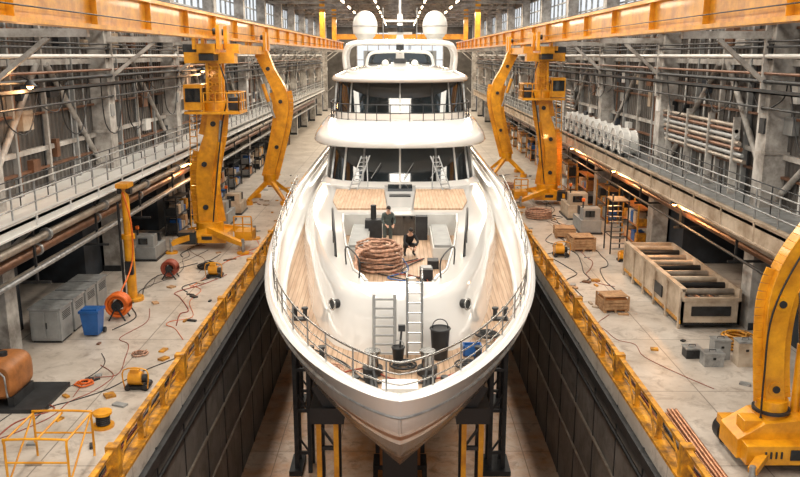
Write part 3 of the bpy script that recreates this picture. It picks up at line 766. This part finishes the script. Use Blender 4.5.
Jc = dict(pel=(0, .18, .38), sp=(0, .10, .55), ch=(0, -.08, .76), nk=(0, -.17, .90), hd0=(0, -.21, .96), hd=(0, -.25, 1.03), look=(0, -.8, -.6), up=(0, -.5, .8),
          shl=(-.19, -.1, .80), shr=(.19, -.1, .80), ell=(-.27, -.32, .60), elr=(.27, -.32, .60), wrl=(-.12, -.5, .45), wrr=(.12, -.5, .42),
          hpl=(-.11, .16, .36), hpr=(.11, .16, .36), knl=(-.2, -.26, .50), knr=(.2, -.24, .48), anl=(-.17, .04, .09), anr=(.17, .02, .09), tol=(-.19, -.16, .045), tor=(.19, -.18, .045))
worker('worker', (0.35, 30.0, ZW), 0.25, Jc, CLB, DKS)
Js = dict(pel=(0, .02, .95), sp=(0, 0, 1.12), ch=(0, -.06, 1.34), nk=(0, -.12, 1.50), hd0=(0, -.15, 1.56), hd=(0, -.18, 1.64), look=(.2, -.8, -.5), up=(0, -.3, 1),
          shl=(-.19, -.07, 1.40), shr=(.19, -.07, 1.40), ell=(-.26, -.15, 1.13), elr=(.27, -.15, 1.13), wrl=(-.16, -.37, 1.02), wrr=(.14, -.38, 1.0),
          hpl=(-.1, .02, .91), hpr=(.1, .02, .91), knl=(-.12, -.03, .50), knr=(.13, .0, .50), anl=(-.12, .04, .09), anr=(.15, .08, .09), tol=(-.14, -.12, .045), tor=(.18, -.08, .045))
worker('worker', (-0.5, 31.2, ZW), 0.3, Js, CLG, CLG)

# ------------------------------------------------------------------ hull supports
def hull_w(z, y):
    t = (zs(y)-z)/(zs(y)+4.5); return hw(t, max(0, y-interp(t, STEM)))
for yi, y in enumerate((26.6, 34, 41, 48, 55, 62, 69)):
    b = B('hull_support_tower')
    M1 = YEL if yi == 0 else DKS
    for s in (-1, 1):
        ztop = -0.8
        x = s*(hull_w(ztop, y)+0.02)
        for dx in (0, 0.62):
            b.beam((x+s*dx, y, DZ), (x+s*dx, y, ztop-0.9), 0.18, 0.18, M1)
            b.beam((x+s*dx, y+0.9, DZ), (x+s*dx, y+0.9, ztop-0.9), 0.22, 0.22, DKS)
            b.beam((x+s*dx, y, DZ+0.4), (x+s*dx, y+0.9, ztop-1.4), 0.08, 0.08, DKS)
        for z in (-7.0, -4.9, -2.9): b.beam((x, y, z), (x+s*0.6, y, z+0.9), 0.08, 0.08, DKS); b.beam((x-s*0.05, y, z), (x+s*0.7, y, z), 0.12, 0.14, DKS)
        b.box((x+s*0.3, y+0.45, ztop-0.75), (1.2, 1.4, 0.6), BLK)
        b.box((x+s*0.35, y+0.45, ztop-0.1), (0.5, 1.1, 1.1), BLK, rot=(0, s*0.5, 0))
        b.bbox(x-0.35, x+s*0.95, y-0.4, y+1.3, DZ, DZ+0.25, DKS)
    b.build()
for k in range(14):
    y = 29+k*3.4
    b = B('keel_block'); zk = -4.52 if y > 31 else -4.3
    b.bbox(-1.2, 1.2, y, y+1.1, DZ, DZ+1.2, DKS); b.bbox(-0.9, 0.9, y+0.05, y+1.05, DZ+1.2, DZ+2.3, TANK); b.bbox(-0.7, 0.7, y+0.1, y+1.0, DZ+2.3, zk, BLK)
    b.build()

# ------------------------------------------------------------------ gantry cranes
def crane(sg, dy):
    b = B('gantry_crane')
    X = lambda x: sg*x
    y0, y1 = 46.0+dy, 61.0+dy
    b.bbox(X(10.0), X(11.0), y0-1.6, y1+0.8, 11.05, 11.6, YEL); b.bbox(X(10.1), X(10.9), y0-1.6, y0+1.2, 10.7, 11.1, DKS)
    for y in (y0-1.2, y0+0.8, y1-1, y1+0.4):
        b.bbox(X(9.75), X(9.95), y-0.3, y+0.3, 11.3, 12.6, YEL); b.bbox(X(11.05), X(11.25), y-0.3, y+0.3, 11.3, 12.6, YEL)
        b.cyl((X(9.9), y, 12.25), (X(10.15), y, 12.25), 0.18, DKS, n=14)
    b.bbox(X(9.2), X(12.0), y0-0.45, y0+0.45, 10.55, 11.15, YEL)
    b.box((X(9.3), y0, 11.35), (0.7, 0.8, 0.5), YEL); b.box((X(11.7), y0, 11.35), (0.7, 0.8, 0.45), DKS)
    for dx in (-.36, .36):
        for dyy in (-.36, .36): b.beam((X(10.4+dx), y0+dyy, 10.6), (X(10.45+dx), y0+dyy, 8.4), 0.16, 0.16, YEL)
    b.bbox(X(10.2), X(10.62), y0-.2, y0+.2, 8.4, 10.6, YEL)
    for k in range(5):
        z = 10.5-k*.44
        b.beam((X(10.04), y0-.38, z), (X(10.8), y0-.38, z-.44), .07, .07, YEL); b.beam((X(10.8), y0-.38, z), (X(10.04), y0-.38, z-.44), .07, .07, YEL)
    b.cyl((X(10.5), y0, 7.9), (X(10.5), y0, 8.5), 0.7, YEL, n=20)
    b.bbox(X(8.9), X(12.0), y0-1.1, y0+1.1, 7.78, 7.93, YEL)
    b.bbox(X(11.0), X(12.0), y0-1.0, y0+0.3, 8.0, 9.4, YEL); b.bbox(X(11.08), X(11.92), y0-1.03, y0-0.97, 8.45, 9.2, GLS); b.bbox(X(10.97), X(11.02), y0-0.9, y0+0.2, 8.45, 9.2, GLS)
    b.box((X(9.4), y0+0.2, 8.3), (0.6, 0.8, 0.7), DKS)
    railing(b, [(X(8.95), y0-1.05, 7.95), (X(10.9), y0-1.05, 7.95)], 1.0, YEL, 0.5, 0.035)
    railing(b, [(X(8.95), y0-1.05, 7.95), (X(8.95), y0+1.05, 7.95), (X(12.0), y0+1.05, 7.95)], 1.0, YEL, 0.6, 0.035)
    b.boom([(X(10.5), 7.8, .7), (X(10.7), 6.6, .8), (X(11.1), 5.2, .95), (X(11.3), 3.6, .9), (X(11.15), 1.4, 1.1)], y0, 0.75, YEL)
    for x, z in ((10.58, 7.2), (11.2, 4.9), (11.25, 2.4)): b.cyl((X(x), y0-.5, z), (X(x), y0+.5, z), 0.15, DKS, n=12)
    ladder(b, (X(12.0), y0-.3, 1.0), (X(11.7), y0-.3, 7.8), .4, YEL, 18, r=.03)
    b.cyl((X(10.1), y0-0.6, 7.4), (X(10.4), y0-0.6, 4.4), 0.08, STL, n=10); b.cyl((X(10.2), y0-0.6, 6.2), (X(10.5), y0-0.6, 3.2), 0.14, YEL, n=10)
    b.cyl((X(11.15), y0, 0.75), (X(11.15), y0, 1.5), 0.8, YEL, n=24); b.cyl((X(11.15), y0, 0.6), (X(11.15), y0, 0.8), 1.05, DKS, n=24)
    b.box((X(11.15), y0, 0.65), (2.2, 2.0, 0.5), YEL)
    for ex, ey in ((13.0, -1.8), (12.9, 1.8), (8.9, -1.9), (8.9, 1.8)):
        b.beam((X(11.15), y0+ey*0.3, 1.1), (X(ex), y0+ey, 0.55), 0.4, 0.4, YEL, 0.25, 0.25)
        b.cyl((X(ex), y0+ey, 0.08), (X(ex), y0+ey, 0.85), 0.09, STL, n=10); b.cyl((X(ex), y0+ey, 0), (X(ex), y0+ey, 0.1), 0.35, YEL, n=16)
    b.box((X(9.0), y0-0.6, 0.85), (1.0, 1.2, 0.5), YEL); b.box((X(12.2), y0-0.9, 0.75), (1.0, .9, .7), DKS)
    railing(b, [(X(8.5), y0-1.2, 1.1), (X(9.5), y0-1.2, 1.1)], 0.9, YEL, 0.4, 0.04)
    b.boom([(X(10.3), 11.2, .95), (X(9.7), 9.8, .8), (X(8.95), 8.2, .95), (X(8.85), 6.6, .8), (X(9.4), 4.0, .65), (X(10.0), 1.8, .6)], y1, 0.65, YEL)
    for x, z in ((9.8, 10.0), (8.95, 7.6), (9.35, 4.2)): b.cyl((X(x), y1-.45, z), (X(x), y1+.45, z), 0.15, DKS, n=12)
    b.cyl((X(10.35), y1-0.5, 9.4), (X(9.4), y1-0.5, 6.4), 0.08, STL, n=10); b.cyl((X(10.2), y1-0.5, 8.9), (X(9.8), y1-0.5, 7.6), 0.14, YEL, n=10)
    b.cyl((X(10.0), y1, 1.3), (X(10.0), y1, 2.1), 0.5, YEL, n=18)
    for ex, ey in ((11.4, -1.7), (11.3, 1.5), (8.7, -1.7), (8.7, 1.5)):
        b.beam((X(10.0), y1, 1.7), (X(ex), y1+ey, 0.35), 0.3, 0.3, YEL, 0.2, 0.2); b.cyl((X(ex), y1+ey, 0), (X(ex), y1+ey, 0.3), 0.32, YEL, n=14)
    b.tube(cat([(X(10.0), y0-0.6, 10.5), (X(9.6), y0-0.8, 9.0), (X(10.0), y0-0.7, 7.2), (X(10.4), y0-0.8, 4.5), (X(10.8), y0-0.7, 1.6)], 6), 0.04, BLK, 6)
    return b.build()
crane(-1, 0); crane(1, 14)

b = B('knuckle_boom_crane')
cx, cy = 10.3, 20.3
b.bbox(cx-1.1, cx+1.4, cy-0.9, cy+1.2, 0.35, 0.9, YEL)
b.prism([(cx-1.2, 0.35), (cx-1.2, 0.9), (cx-0.5, 1.35), (cx+0.9, 1.5), (cx+1.4, 1.0), (cx+1.4, 0.35)], 'y', cy-0.5, cy+0.7, YEL)
b.cyl((cx-0.1, cy+0.1, 1.3), (cx-0.1, cy+0.1, 1.85), 0.42, YEL, n=20); b.cyl((cx-0.1, cy+0.1, 1.5), (cx-0.1, cy+0.1, 1.58), 0.5, DKS, n=20)
b.boom([(cx-0.1, 1.8, .52), (cx-0.22, 2.8, .5), (cx-0.28, 3.8, .56), (cx-0.22, 4.8, .68), (cx+0.1, 5.7, .76), (cx+0.62, 6.6, .72), (cx+1.25, 7.6, .62), (cx+2.0, 8.8, .55), (cx+2.6, 9.8, .5)], cy+0.1, 0.46, YEL, 5, .04)
for (a, z) in ((-0.15, 2.2), (-0.22, 4.6), (0.7, 6.75)):
    b.cyl((cx+a, cy-0.17, z), (cx+a, cy+0.37, z), 0.2, YEL, n=20); b.cyl((cx+a, cy-0.21, z), (cx+a, cy+0.41, z), 0.1, DKS, n=14)
b.cyl((cx+0.55, cy+0.1, 1.4), (cx+0.55, cy+0.1, 3.4), 0.12, YEL, n=12); b.cyl((cx+0.55, cy+0.1, 3.2), (cx+0.3, cy+0.1, 5.1), 0.06, SSS, n=10)
b.box((cx+0.85, cy-0.3, 1.65), (0.5, 0.5, 0.5), YEL); b.box((cx-0.75, cy-0.1, 1.2), (0.5, 0.5, 0.35), YEL); b.box((cx+0.85, cy-0.57, 1.65), (0.3, 0.03, 0.25), DKS)
for k in range(4): b.box((cx-0.6+0.14*k, cy-0.92, 0.65), (0.05, 0.04, 0.2), DKS)
b.box((cx+.3, cy-.92, .65), (.5, .03, .3), DKS)
for wx, wy in ((0.95, -0.9), (0.95, 1.1), (-0.75, 1.1)):
    b.cyl((cx+wx, cy+wy-0.2, 0.42), (cx+wx, cy+wy+0.2, 0.42), 0.42, BLK, n=24); b.cyl((cx+wx, cy+wy-0.23, 0.42), (cx+wx, cy+wy+0.23, 0.42), 0.2, YEL, n=16)
b.beam((cx-0.6, cy-0.8, 0.6), (cx-1.1, cy-1.3, 0.4), 0.25, 0.2, YEL); b.cyl((cx-1.1, cy-1.3, 0), (cx-1.1, cy-1.3, 0.55), 0.08, STL); b.cyl((cx-1.1, cy-1.3, 0), (cx-1.1, cy-1.3, 0.08), 0.22, YEL, n=16)
b.tube(cat([(cx-0.5, cy-0.2, 1.4), (cx-0.55, cy-0.25, 2.6), (cx-0.5, cy-0.25, 4.4), (cx+0.2, cy-0.25, 6.2), (cx+1.3, cy-.25, 7.8)], 6), 0.03, BLK, 6)
b.build(bevel=0.02)

# ------------------------------------------------------------------ left quay objects
for k in range(4):
    b = B('electrical_cabinet'); y = 29.6+k*1.3; x = -13.8
    b.bbox(x-0.6, x+0.6, y, y+1.1, 0.1, 1.35, CAB); b.bbox(x-0.65, x+0.65, y-0.03, y+1.13, 1.35, 1.42, STL); b.bbox(x-0.55, x+0.55, y+0.05, y+1.05, 0, 0.1, DKS)
    b.bbox(x-0.52, x-0.02, y-0.03, y, 0.2, 1.28, CAB); b.bbox(x+0.02, x+0.52, y-0.03, y, 0.2, 1.28, CAB); b.bbox(x+0.03, x+0.07, y-0.06, y-0.02, 0.6, 0.85, BLK)
    for j in range(5): b.bbox(x+0.6, x+0.62, y+0.2, y+0.95, 0.9+j*0.07, 0.93+j*0.07, DKS)
    b.build(bevel=0.02)
b = B('wheelie_bin')
x, y = -12.35, 30.6
b.loft([[V((x+sx*w, y+sy*w, z)) for sx, sy in ((-1, -1), (1, -1), (1, 1), (-1, 1))] for w, z in ((0.28, 0.08), (0.36, 1.0))], BLU, False, True)
b.add([(x-.28, y-.28, .08), (x+.28, y-.28, .08), (x+.28, y+.28, .08), (x-.28, y+.28, .08)], [(0, 1, 2, 3)], BLU)
b.box((x, y, 1.05), (0.8, 0.8, 0.1), BLU); b.box((x, y-0.1, 1.13), (0.62, 0.45, 0.08), BLU); b.cyl((x-0.35, y+0.4, 1.0), (x+0.35, y+0.4, 1.0), 0.03, BLK)
for s in (-1, 1): b.cyl((x+s*0.3, y+0.3, 0.12), (x+s*0.38, y+0.3, 0.12), 0.12, BLK)
b.build()
def reel(x, y, R, m):
    b = B('hose_reel')
    c = V((x, y, R+.18))
    for k in range(5): b.torus(c+V((0, -0.2+0.1*k, 0)), R, 0.07, m, (0, 1, 0), 26, 8)
    for k in range(4): b.torus(c+V((0, -0.15+0.1*k, 0)), R*.72, 0.06, m, (0, 1, 0), 26, 8)
    b.cyl(c-V((0, .3, 0)), c+V((0, .3, 0)), R*.45, DKS, n=18)
    for s in (-1, 1): b.beam(c+V((-0.35, s*0.3, -c.z)), c+V((0, s*0.3, 0)), 0.06, 0.06, DKS); b.beam(c+V((0.35, s*0.3, -c.z)), c+V((0, s*0.3, 0)), 0.06, 0.06, DKS)
    b.build()
reel(-12.0, 32.6, .46, ORG); reel(-11.6, 39.0, .36, RED)
b = B('mooring_post_crane')
x, y = -12.3, 35.3
b.cyl((x, y, 0), (x, y, 0.15), 0.5, YELD, n=20); b.cyl((x, y, 0.1), (x, y, 3.0), 0.22, YEL, n=18); b.cyl((x, y, 3.0), (x, y, 5.3), 0.17, YEL, n=18)
b.cyl((x, y, 2.9), (x, y, 3.1), 0.3, YEL, n=18); b.box((x, y, 5.35), (0.55, 0.8, 0.2), YEL); b.cyl((x-0.3, y, 5.1), (x+0.3, y, 5.1), 0.16, DKS)
b.box((x+0.05, y-0.3, 1.6), (0.35, 0.2, 0.6), DKS); b.cyl((x-.32, y-.1, .1), (x-.32, y-.1, 4.6), .06, DKS); b.tube(cat([(x, y-.3, 5.1), (x+.3, y-.35, 3.6), (x+.2, y-.4, 1.8), (-12.1, 33.0, 0.9)], 6), 0.04, ORG, 6)
b.build()
b = B('fuel_tank')
x, y = -12.75, 24.2
rr = []
for yy, sc in ((y-.75, .8), (y-.65, .97), (y-.5, 1), (y+.5, 1), (y+.65, .97), (y+.75, .8)):
    rr.append([V((x+0.62*sc*(abs(math.cos(a))**.6)*math.copysign(1, math.cos(a)), yy, 0.98+0.62*sc*(abs(math.sin(a))**.6)*math.copysign(1, math.sin(a)))) for a in [2*math.pi*i/24 for i in range(24)]])
b.loft(rr, TANK, True, True); b.add(rr[0], [tuple(range(24))], TANK); b.add(rr[-1], [tuple(range(24))], TANK)
b.bbox(x-1.0, x+1.5, y-0.9, y+1.3, 0, 0.14, DKS); b.bbox(x-.55, x-.35, y-.7, y+.7, .1, .45, DKS); b.bbox(x+.35, x+.55, y-.7, y+.7, .1, .45, DKS)
b.cyl((x, y, 1.55), (x, y, 1.72), 0.14, DKS); b.tube([(x+.4, y-.78, .5), (x+.4, y-.85, 1.2), (x+.1, y-.8, 1.5)], .03, STL, 6)
b.build()
b = B('safety_barrier')
xa, xb = -10.2, -8.6
for yy in (18.9, 20.6):
    b.tube(cat([(xa, yy, 0), (xa, yy, 1.2), (xa+.1, yy, 1.35), (xb-.1, yy, 1.35), (xb, yy, 1.2), (xb, yy, 0)], 3), 0.035, YEL, 8)
    b.cyl((xa, yy, 0.7), (xb, yy, 0.7), 0.028, YEL, n=8)
for x in (xa, (xa+xb)/2, xb): b.cyl((x, 18.9, 1.3), (x, 20.6, 1.3), 0.03, YEL, n=8)
b.cyl((xa, 18.9, 0.1), (xa, 20.6, 1.3), 0.028, YEL, n=8); b.cyl((xb, 18.9, 0.1), (xb, 20.6, 1.3), 0.028, YEL, n=8)
b.build()
def pump(x, y, name='portable_pump', s=1.0):
    b = B(name)
    b.box((x, y, 0.1*s), (0.75*s, 0.5*s, 0.06), DKS)
    b.cyl((x-0.3*s, y, 0.36*s), (x+0.15*s, y, 0.36*s), 0.23*s, YEL, n=18); b.cyl((x+0.15*s, y, 0.36*s), (x+0.32*s, y, 0.36*s), 0.14*s, DKS, n=14)
    b.box((x-0.08*s, y, 0.62*s), (0.3*s, 0.22*s, 0.14*s), YEL)
    b.tube(cat([(x-.38*s, y-.26*s, .1), (x-.38*s, y-.26*s, .75*s), (x+.38*s, y-.26*s, .75*s), (x+.38*s, y-.26*s, .1)], 4), .025, YEL, 6)
    for sx in (-1, 1): b.cyl((x+sx*.3*s, y-.28*s, .1*s), (x+sx*.3*s, y+.28*s, .1*s), .1*s, BLK)
    b.build()
pump(-8.85, 25.3); pump(-9.4, 39.2); pump(9.0, 43.5, s=1.1); pump(12.2, 42.4, s=0.8)
b = B('cable_drum')
x, y = -9.0, 22.4
b.cyl((x, y, 0.0), (x, y, 0.08), 0.32, YEL, n=20); b.cyl((x, y, 0.42), (x, y, 0.5), 0.28, YEL, n=20); b.cyl((x, y, 0.08), (x, y, 0.42), 0.16, BLK, n=18)
for k in range(5): b.torus((x, y, 0.12+0.065*k), 0.18, 0.035, BLK)
b.build()
def coil(name, x, y, z, R, m, n=200, r=0.035, hgt=0.3):
    b = B(name); pts = []
    for i in range(n):
        a = i*0.33; rr = R*(0.75+0.25*math.sin(i*0.11))+random.uniform(-.04, .04)
        pts.append((x+rr*math.cos(a), y+rr*math.sin(a), z+r+hgt*i/n))
    b.tube(pts, r, m, 5); b.build()
coil('hose_coil', -9.8, 28.4, 0, 0.3, ROPE, 60, 0.03, 0.1); coil('rope_pile', 9.6, 54.5, 0, 0.9, ROPE, 220, 0.06, 0.5); coil('rope_pile', 9.0, 67, 0, 0.7, ROPE, 160, 0.06, 0.4)
coil('hose_coil', 13.0, 29.2, 0, 0.6, YELD, 220, 0.05, 0.5); coil('hose_coil', -10.8, 25.6, 0, 0.3, ORG, 60, 0.03, 0.1); coil('hose_coil', -10.2, 41, 0, 0.5, BLK, 120, 0.04, 0.2)

b = B('floor_cables')
rnd = random.Random(3)
for k in range(14):
    x = -rnd.uniform(8.4, 12.3); y = rnd.uniform(17, 44); pts = [(x, y, 0.02)]
    for i in range(7):
        x += rnd.uniform(-0.9, 0.9); y += rnd.uniform(0.4, 2.2); x = max(-12.4, min(-8.3, x)); pts.append((x, y, 0.02))
    b.tube(cat(pts, 6), rnd.choice([0.014, 0.02, 0.026]), rnd.choice([RED, RED, BLK, BLK, ORG, PIPB]), 5)
b.build()
b = B('floor_cables')
for k in range(12):
    x = rnd.uniform(8.5, 11.2); y = rnd.uniform(23.5, 60); pts = [(x, y, 0.02)]
    for i in range(7):
        x += rnd.uniform(-0.8, 0.8); y += rnd.uniform(0.4, 2.2); x = max(8.3, min(11.3, x)); pts.append((x, y, 0.02))
    b.tube(cat(pts, 6), rnd.choice([0.012, 0.018, 0.025]), rnd.choice([RED, BLK, BLK, DKS]), 5)
b.build()
b = B('floor_debris')
for k in range(120):
    sg = rnd.choice([-1, 1]); x = sg*rnd.uniform(8.3, 12.2); y = rnd.uniform(18, 75); s_ = rnd.uniform(.08, .4)
    if sg > 0 and 30 < y < 40 and x > 11: continue
    if sg > 0 and y < 23.5: continue
    b.box((x, y, 0.02+s_*.05), (s_, rnd.uniform(.08, .5), .04+s_*.1), rnd.choice([WOOD, DKS, STL, BEI, CAB, PIPB, YELD]), rot=(0, 0, rnd.uniform(0, 3)))
b.build()

# ------------------------------------------------------------------ right quay objects
b = B('pipe_storage_bin')
x0, x1, y0, y1 = 11.5, 13.9, 31.2, 39.7
b.bbox(x0, x0+0.1, y0, y1, 0.25, 1.7, BEI); b.bbox(x1-0.1, x1, y0, y1, 0.25, 1.7, BEI); b.bbox(x0, x1, y0, y0+0.1, 0.25, 1.3, BEI); b.bbox(x0, x1, y1-0.1, y1, 0.25, 1.7, BEI)
b.bbox(x0, x1, y0, y1, 0.2, 0.3, DKS); b.bbox(x0-0.06, x0+0.16, y0, y1, 1.62, 1.75, BEI); b.bbox(x0, x1, y0-0.05, y0+0.15, 1.22, 1.36, BEI); b.bbox(x0-.03, x0, y0, y1, 0.25, 0.38, YELD)
for k in range(6):
    y = y0+0.1+k*1.65; b.bbox(x0-0.07, x0+0.02, y, y+0.14, 0.0, 1.7, BEI)
for k in range(9):
    y = y0+0.6+k*0.95; b.cyl((x0+.1, y, 1.45), (x1-.1, y, 1.45), 0.14, (PIPE, BLK, BEI)[k % 3], n=12)
for k in range(7): b.cyl((x0+0.35+k*0.28, y0+0.3, 0.9), (x0+0.35+k*0.28, y1-0.3, 0.9), 0.13, PIPB if k % 2 else BLK, n=10)
b.box((x0+1.2, y0-0.03, 0.8), (1.6, 0.06, 0.4), DKS); b.box((x0-.04, y0+3, .9), (.05, 1.2, .5), DKS)
b.build()
def crate(x, y, w, d, h, rz=0.1, z=0):
    b = B('wooden_crate'); R = Matrix.Rotation(rz, 3, 'Z')
    def bx(c, dd, m=WOOD): b.box(V((x, y, z))+R @ V(c), dd, m, rot=R)
    for k in range(3): bx((-w/2+0.08+k*(w-.16)/2, 0, 0.06), (0.1, d, 0.12))
    for lv in range(int((h-.14)/0.15)):
        zz = 0.2+lv*0.15
        for s in (-1, 1): bx((0, s*(d/2-.015), zz), (w, 0.03, 0.125)); bx((s*(w/2-.015), 0, zz), (0.03, d, 0.125))
    for k in range(int(d/0.16)): bx((0, -d/2+0.08+k*0.16, h+.02), (w, 0.13, 0.03))
    for sx in (-1, 1):
        for sy in (-1, 1): bx((sx*(w/2), sy*(d/2), h/2+.05), (0.07, 0.07, h-.05))
    bx((0, 0, h/2), (w*.9, d*.9, h-.15), TANK)
    b.build()
crate(9.4, 33.9, 1.1, 1.0, 0.7, 0.1); crate(10.5, 45.2, 1.3, 1.3, 0.8, 0.05); crate(10.2, 48.5, 1.2, 1.2, 0.6, -0.1)
def machine(x, y, s, m):
    b = B('machine_tool')
    b.box((x, y, .45*s), (1.3*s, 2.4*s, .9*s), m); b.box((x, y-.7*s, 1.25*s), (1.1*s, .9*s, .8*s), m); b.cyl((x, y-.2*s, 1.2*s), (x, y+1.0*s, 1.2*s), .22*s, STL, n=16)
    b.box((x, y+.95*s, 1.15*s), (.8*s, .4*s, .6*s), DKS); b.box((x-.1, y-1.17*s, 1.3*s), (.6*s, .05, .4*s), GLS); b.box((x, y, .06), (1.45*s, 2.6*s, .12), DKS)
    b.cyl((x-.5*s, y-.9*s, 1.6*s), (x-.5*s, y-.9*s, 2.1*s), .05, DKS); b.box((x-.5*s, y-.9*s, 2.15*s), (.18, .18, .2), ORG)
    b.build(bevel=.03)
machine(12.0, 50.3, 1.0, CAB); machine(12.2, 55.0, 1.1, BEI); machine(-11.9, 52.5, 1.0, CAB); machine(-11.8, 56.5, .9, BEI); machine(-13.9, 43.4, .85, CAB)
for x, y, w, h, m in ((11.35, 27.4, 0.7, 0.45, STL), (11.9, 28.1, 0.6, 0.7, CAB), (10.9, 28.2, 0.55, 0.35, DKS), (12.5, 27.4, 0.6, 0.9, BEI)):
    b = B('tool_box'); b.box((x, y, h/2), (w, 0.5, h), m); b.box((x, y, h+0.03), (w+.05, 0.55, 0.06), STL); b.tube([(x-.12, y, h+.06), (x-.12, y, h+.13), (x+.12, y, h+.13), (x+.12, y, h+.06)], .015, BLK, 5); b.box((x, y-.26, h*.7), (.1, .03, .08), BLK); b.build(bevel=0.02)
b = B('pipe_bundle')
for k in range(7):
    x = 8.24+0.11*(k % 4); z = 0.18+0.12*(k//4)
    b.cyl((x, 18.2, z), (x+0.01*k, 22.9, z+0.02), 0.05, COP, n=10)
for y in (18.9, 22.1): b.box((8.42, y, 0.06), (0.5, 0.15, 0.12), WOOD)
b.build()
b = B('scaffold_ladder')
x = 11.9
for dx in (0, 0.9):
    for dy in (0, 1.4): b.cyl((x+dx, 44.0+dy, 0), (x+dx, 44.0+dy, 3.4), 0.045, DKS, n=8)
for z in (1.0, 2.0, 3.0):
    b.cyl((x, 44, z), (x+.9, 44, z), .03, DKS, n=6); b.cyl((x, 45.4, z), (x+.9, 45.4, z), .03, DKS, n=6); b.cyl((x, 44, z), (x, 45.4, z), .03, DKS, n=6)
for k in range(9): b.box((x+.45, 44.05+k*.15, 0.3+k*.28), (0.75, .22, .04), STL)
b.box((x+.45, 44.7, 3.05), (0.95, 1.5, .06), WOOD)
b.build()
for k in range(10):
    y = 47.5+k*1.75
    b = B('white_drum'); x = 13.5; z = 5.1
    b.cyl((x-0.4, y, z+0.85), (x+0.4, y, z+0.85), 0.7, WHT2, n=20)
    for dx in (-0.4, 0, 0.4): b.torus((x+dx, y, z+0.85), 0.7, 0.04, WHT2, (1, 0, 0))
    b.cyl((x-0.46, y, z+0.85), (x-0.38, y, z+0.85), 0.18, DKS)
    b.bbox(x-.4, x-.25, y-.4, y+.4, z, z+.22, DKS); b.bbox(x+.25, x+.4, y-.4, y+.4, z, z+.22, DKS)
    b.build()
for ya, yb in ((33.5, 43.6), (67, 80)):
    b = B('wall_pipe_rack')
    for k in range(7): b.cyl((14.45, ya+0.2*k, 6.6+0.24*k), (14.45, yb+0.1*k, 6.6+0.24*k), 0.09, (PIPE, CAB, PIPB)[k % 3], n=10)
    for i in range(4): y = ya+1+i*(yb-ya-1.5)/3; b.bbox(14.3, 14.6, y, y+.1, 5.1, 8.4, GRYP)
    b.build()

rnd = random.Random(11)
for sg in (-1, 1):
    for cyy in colY[sg]:
        if cyy < 38 or cyy > 100: continue
        for off in (1.0, 7.8):
            y = cyy+off; x = sg*14.2
            if sg < 0 and 40 < y < 46: continue
            b = B('storage_rack')
            for dy in (0, 3.2):
                for dx in (-.35, .35): b.beam((x+dx, y+dy, 0), (x+dx, y+dy, 2.5), .08, .08, YELD if sg > 0 else DKS)
            for z in (0.15, 1.2, 2.2):
                b.bbox(x-.35, x+.35, y, y+3.2, z-.04, z+.04, DKS if sg < 0 else TANK)
                yy = y+.15
                while yy < y+2.8 and z < 2:
                    w = rnd.uniform(.3, .7); h = rnd.uniform(.25, .75); m = rnd.choice([WOOD, CAB, BEI, BLU, TANK, YELD, WHT2, DKS])
                    b.bbox(x-.3, x+.3, yy, yy+w, z+.04, z+.04+h, m); yy += w+.1
            b.build()
lampspec = [(-14.0, 30.8, 9.85, 160), (-14.0, 58, 9.9, 160), (12.9, 60, 4.2, 300), (12.9, 48, 4.2, 300), (12.9, 37, 4.2, 240), (-13.2, 50, 4.4, 200)]
for x, y, z, e in lampspec:
    b = B('wall_lamp'); s = 1 if x > 0 else -1
    b.tube([(x+s*0.5, y, z+.3), (x+s*.3, y, z+.35), (x, y, z+.2)], .03, DKS, 6); b.cyl((x, y, z), (x, y, z+.22), .26, DKS, r2=.08, n=16, cap=False); b.sph((x, y, z+.02), .13, LAMPW)
    b.build()
    ld = bpy.data.lights.new('lamp_light', 'POINT'); ld.energy = e; ld.color = (1, .5, .2); ld.shadow_soft_size = .2
    lo = bpy.data.objects.new('wall_lamp_light', ld); lo.location = (x, y, z-.25); S.collection.objects.link(lo)

# ------------------------------------------------------------------ light
w = bpy.data.worlds.new('World'); S.world = w; w.use_nodes = True
bg = w.node_tree.nodes['Background']; bg.inputs[0].default_value = (0.92, 0.96, 1.0, 1); bg.inputs[1].default_value = 1.05
def area(x, y, z, sx, sy, e, col=(1, .91, .78), rot=(0, 0, 0)):
    l = bpy.data.lights.new('skylight', 'AREA'); l.shape = 'RECTANGLE'; l.size = sx; l.size_y = sy; l.energy = e; l.color = col
    o = bpy.data.objects.new('skylight_panel', l); o.location = (x, y, z); o.rotation_euler = rot; S.collection.objects.link(o)
for x in (-10, 0, 10):
    for y, L_, e in ((12, 26, 2350), (42, 26, 2350), (72, 26, 2400), (110, 40, 4200), (150, 30, 4500)):
        area(x, y, 16.6, 2.6, L_, e*(1.3 if x == 0 else 0.95), (1, .91, .78) if y < 100 else (1, .86, .66))
cam = bpy.data.cameras.new('camera'); cam.lens = 36; cam.sensor_width = 36; cam.clip_end = 500
co = bpy.data.objects.new('camera', cam); co.location = (0, 0, 11); co.rotation_euler = (math.radians(90-12.92), 0, 0)
S.collection.objects.link(co); S.camera = co
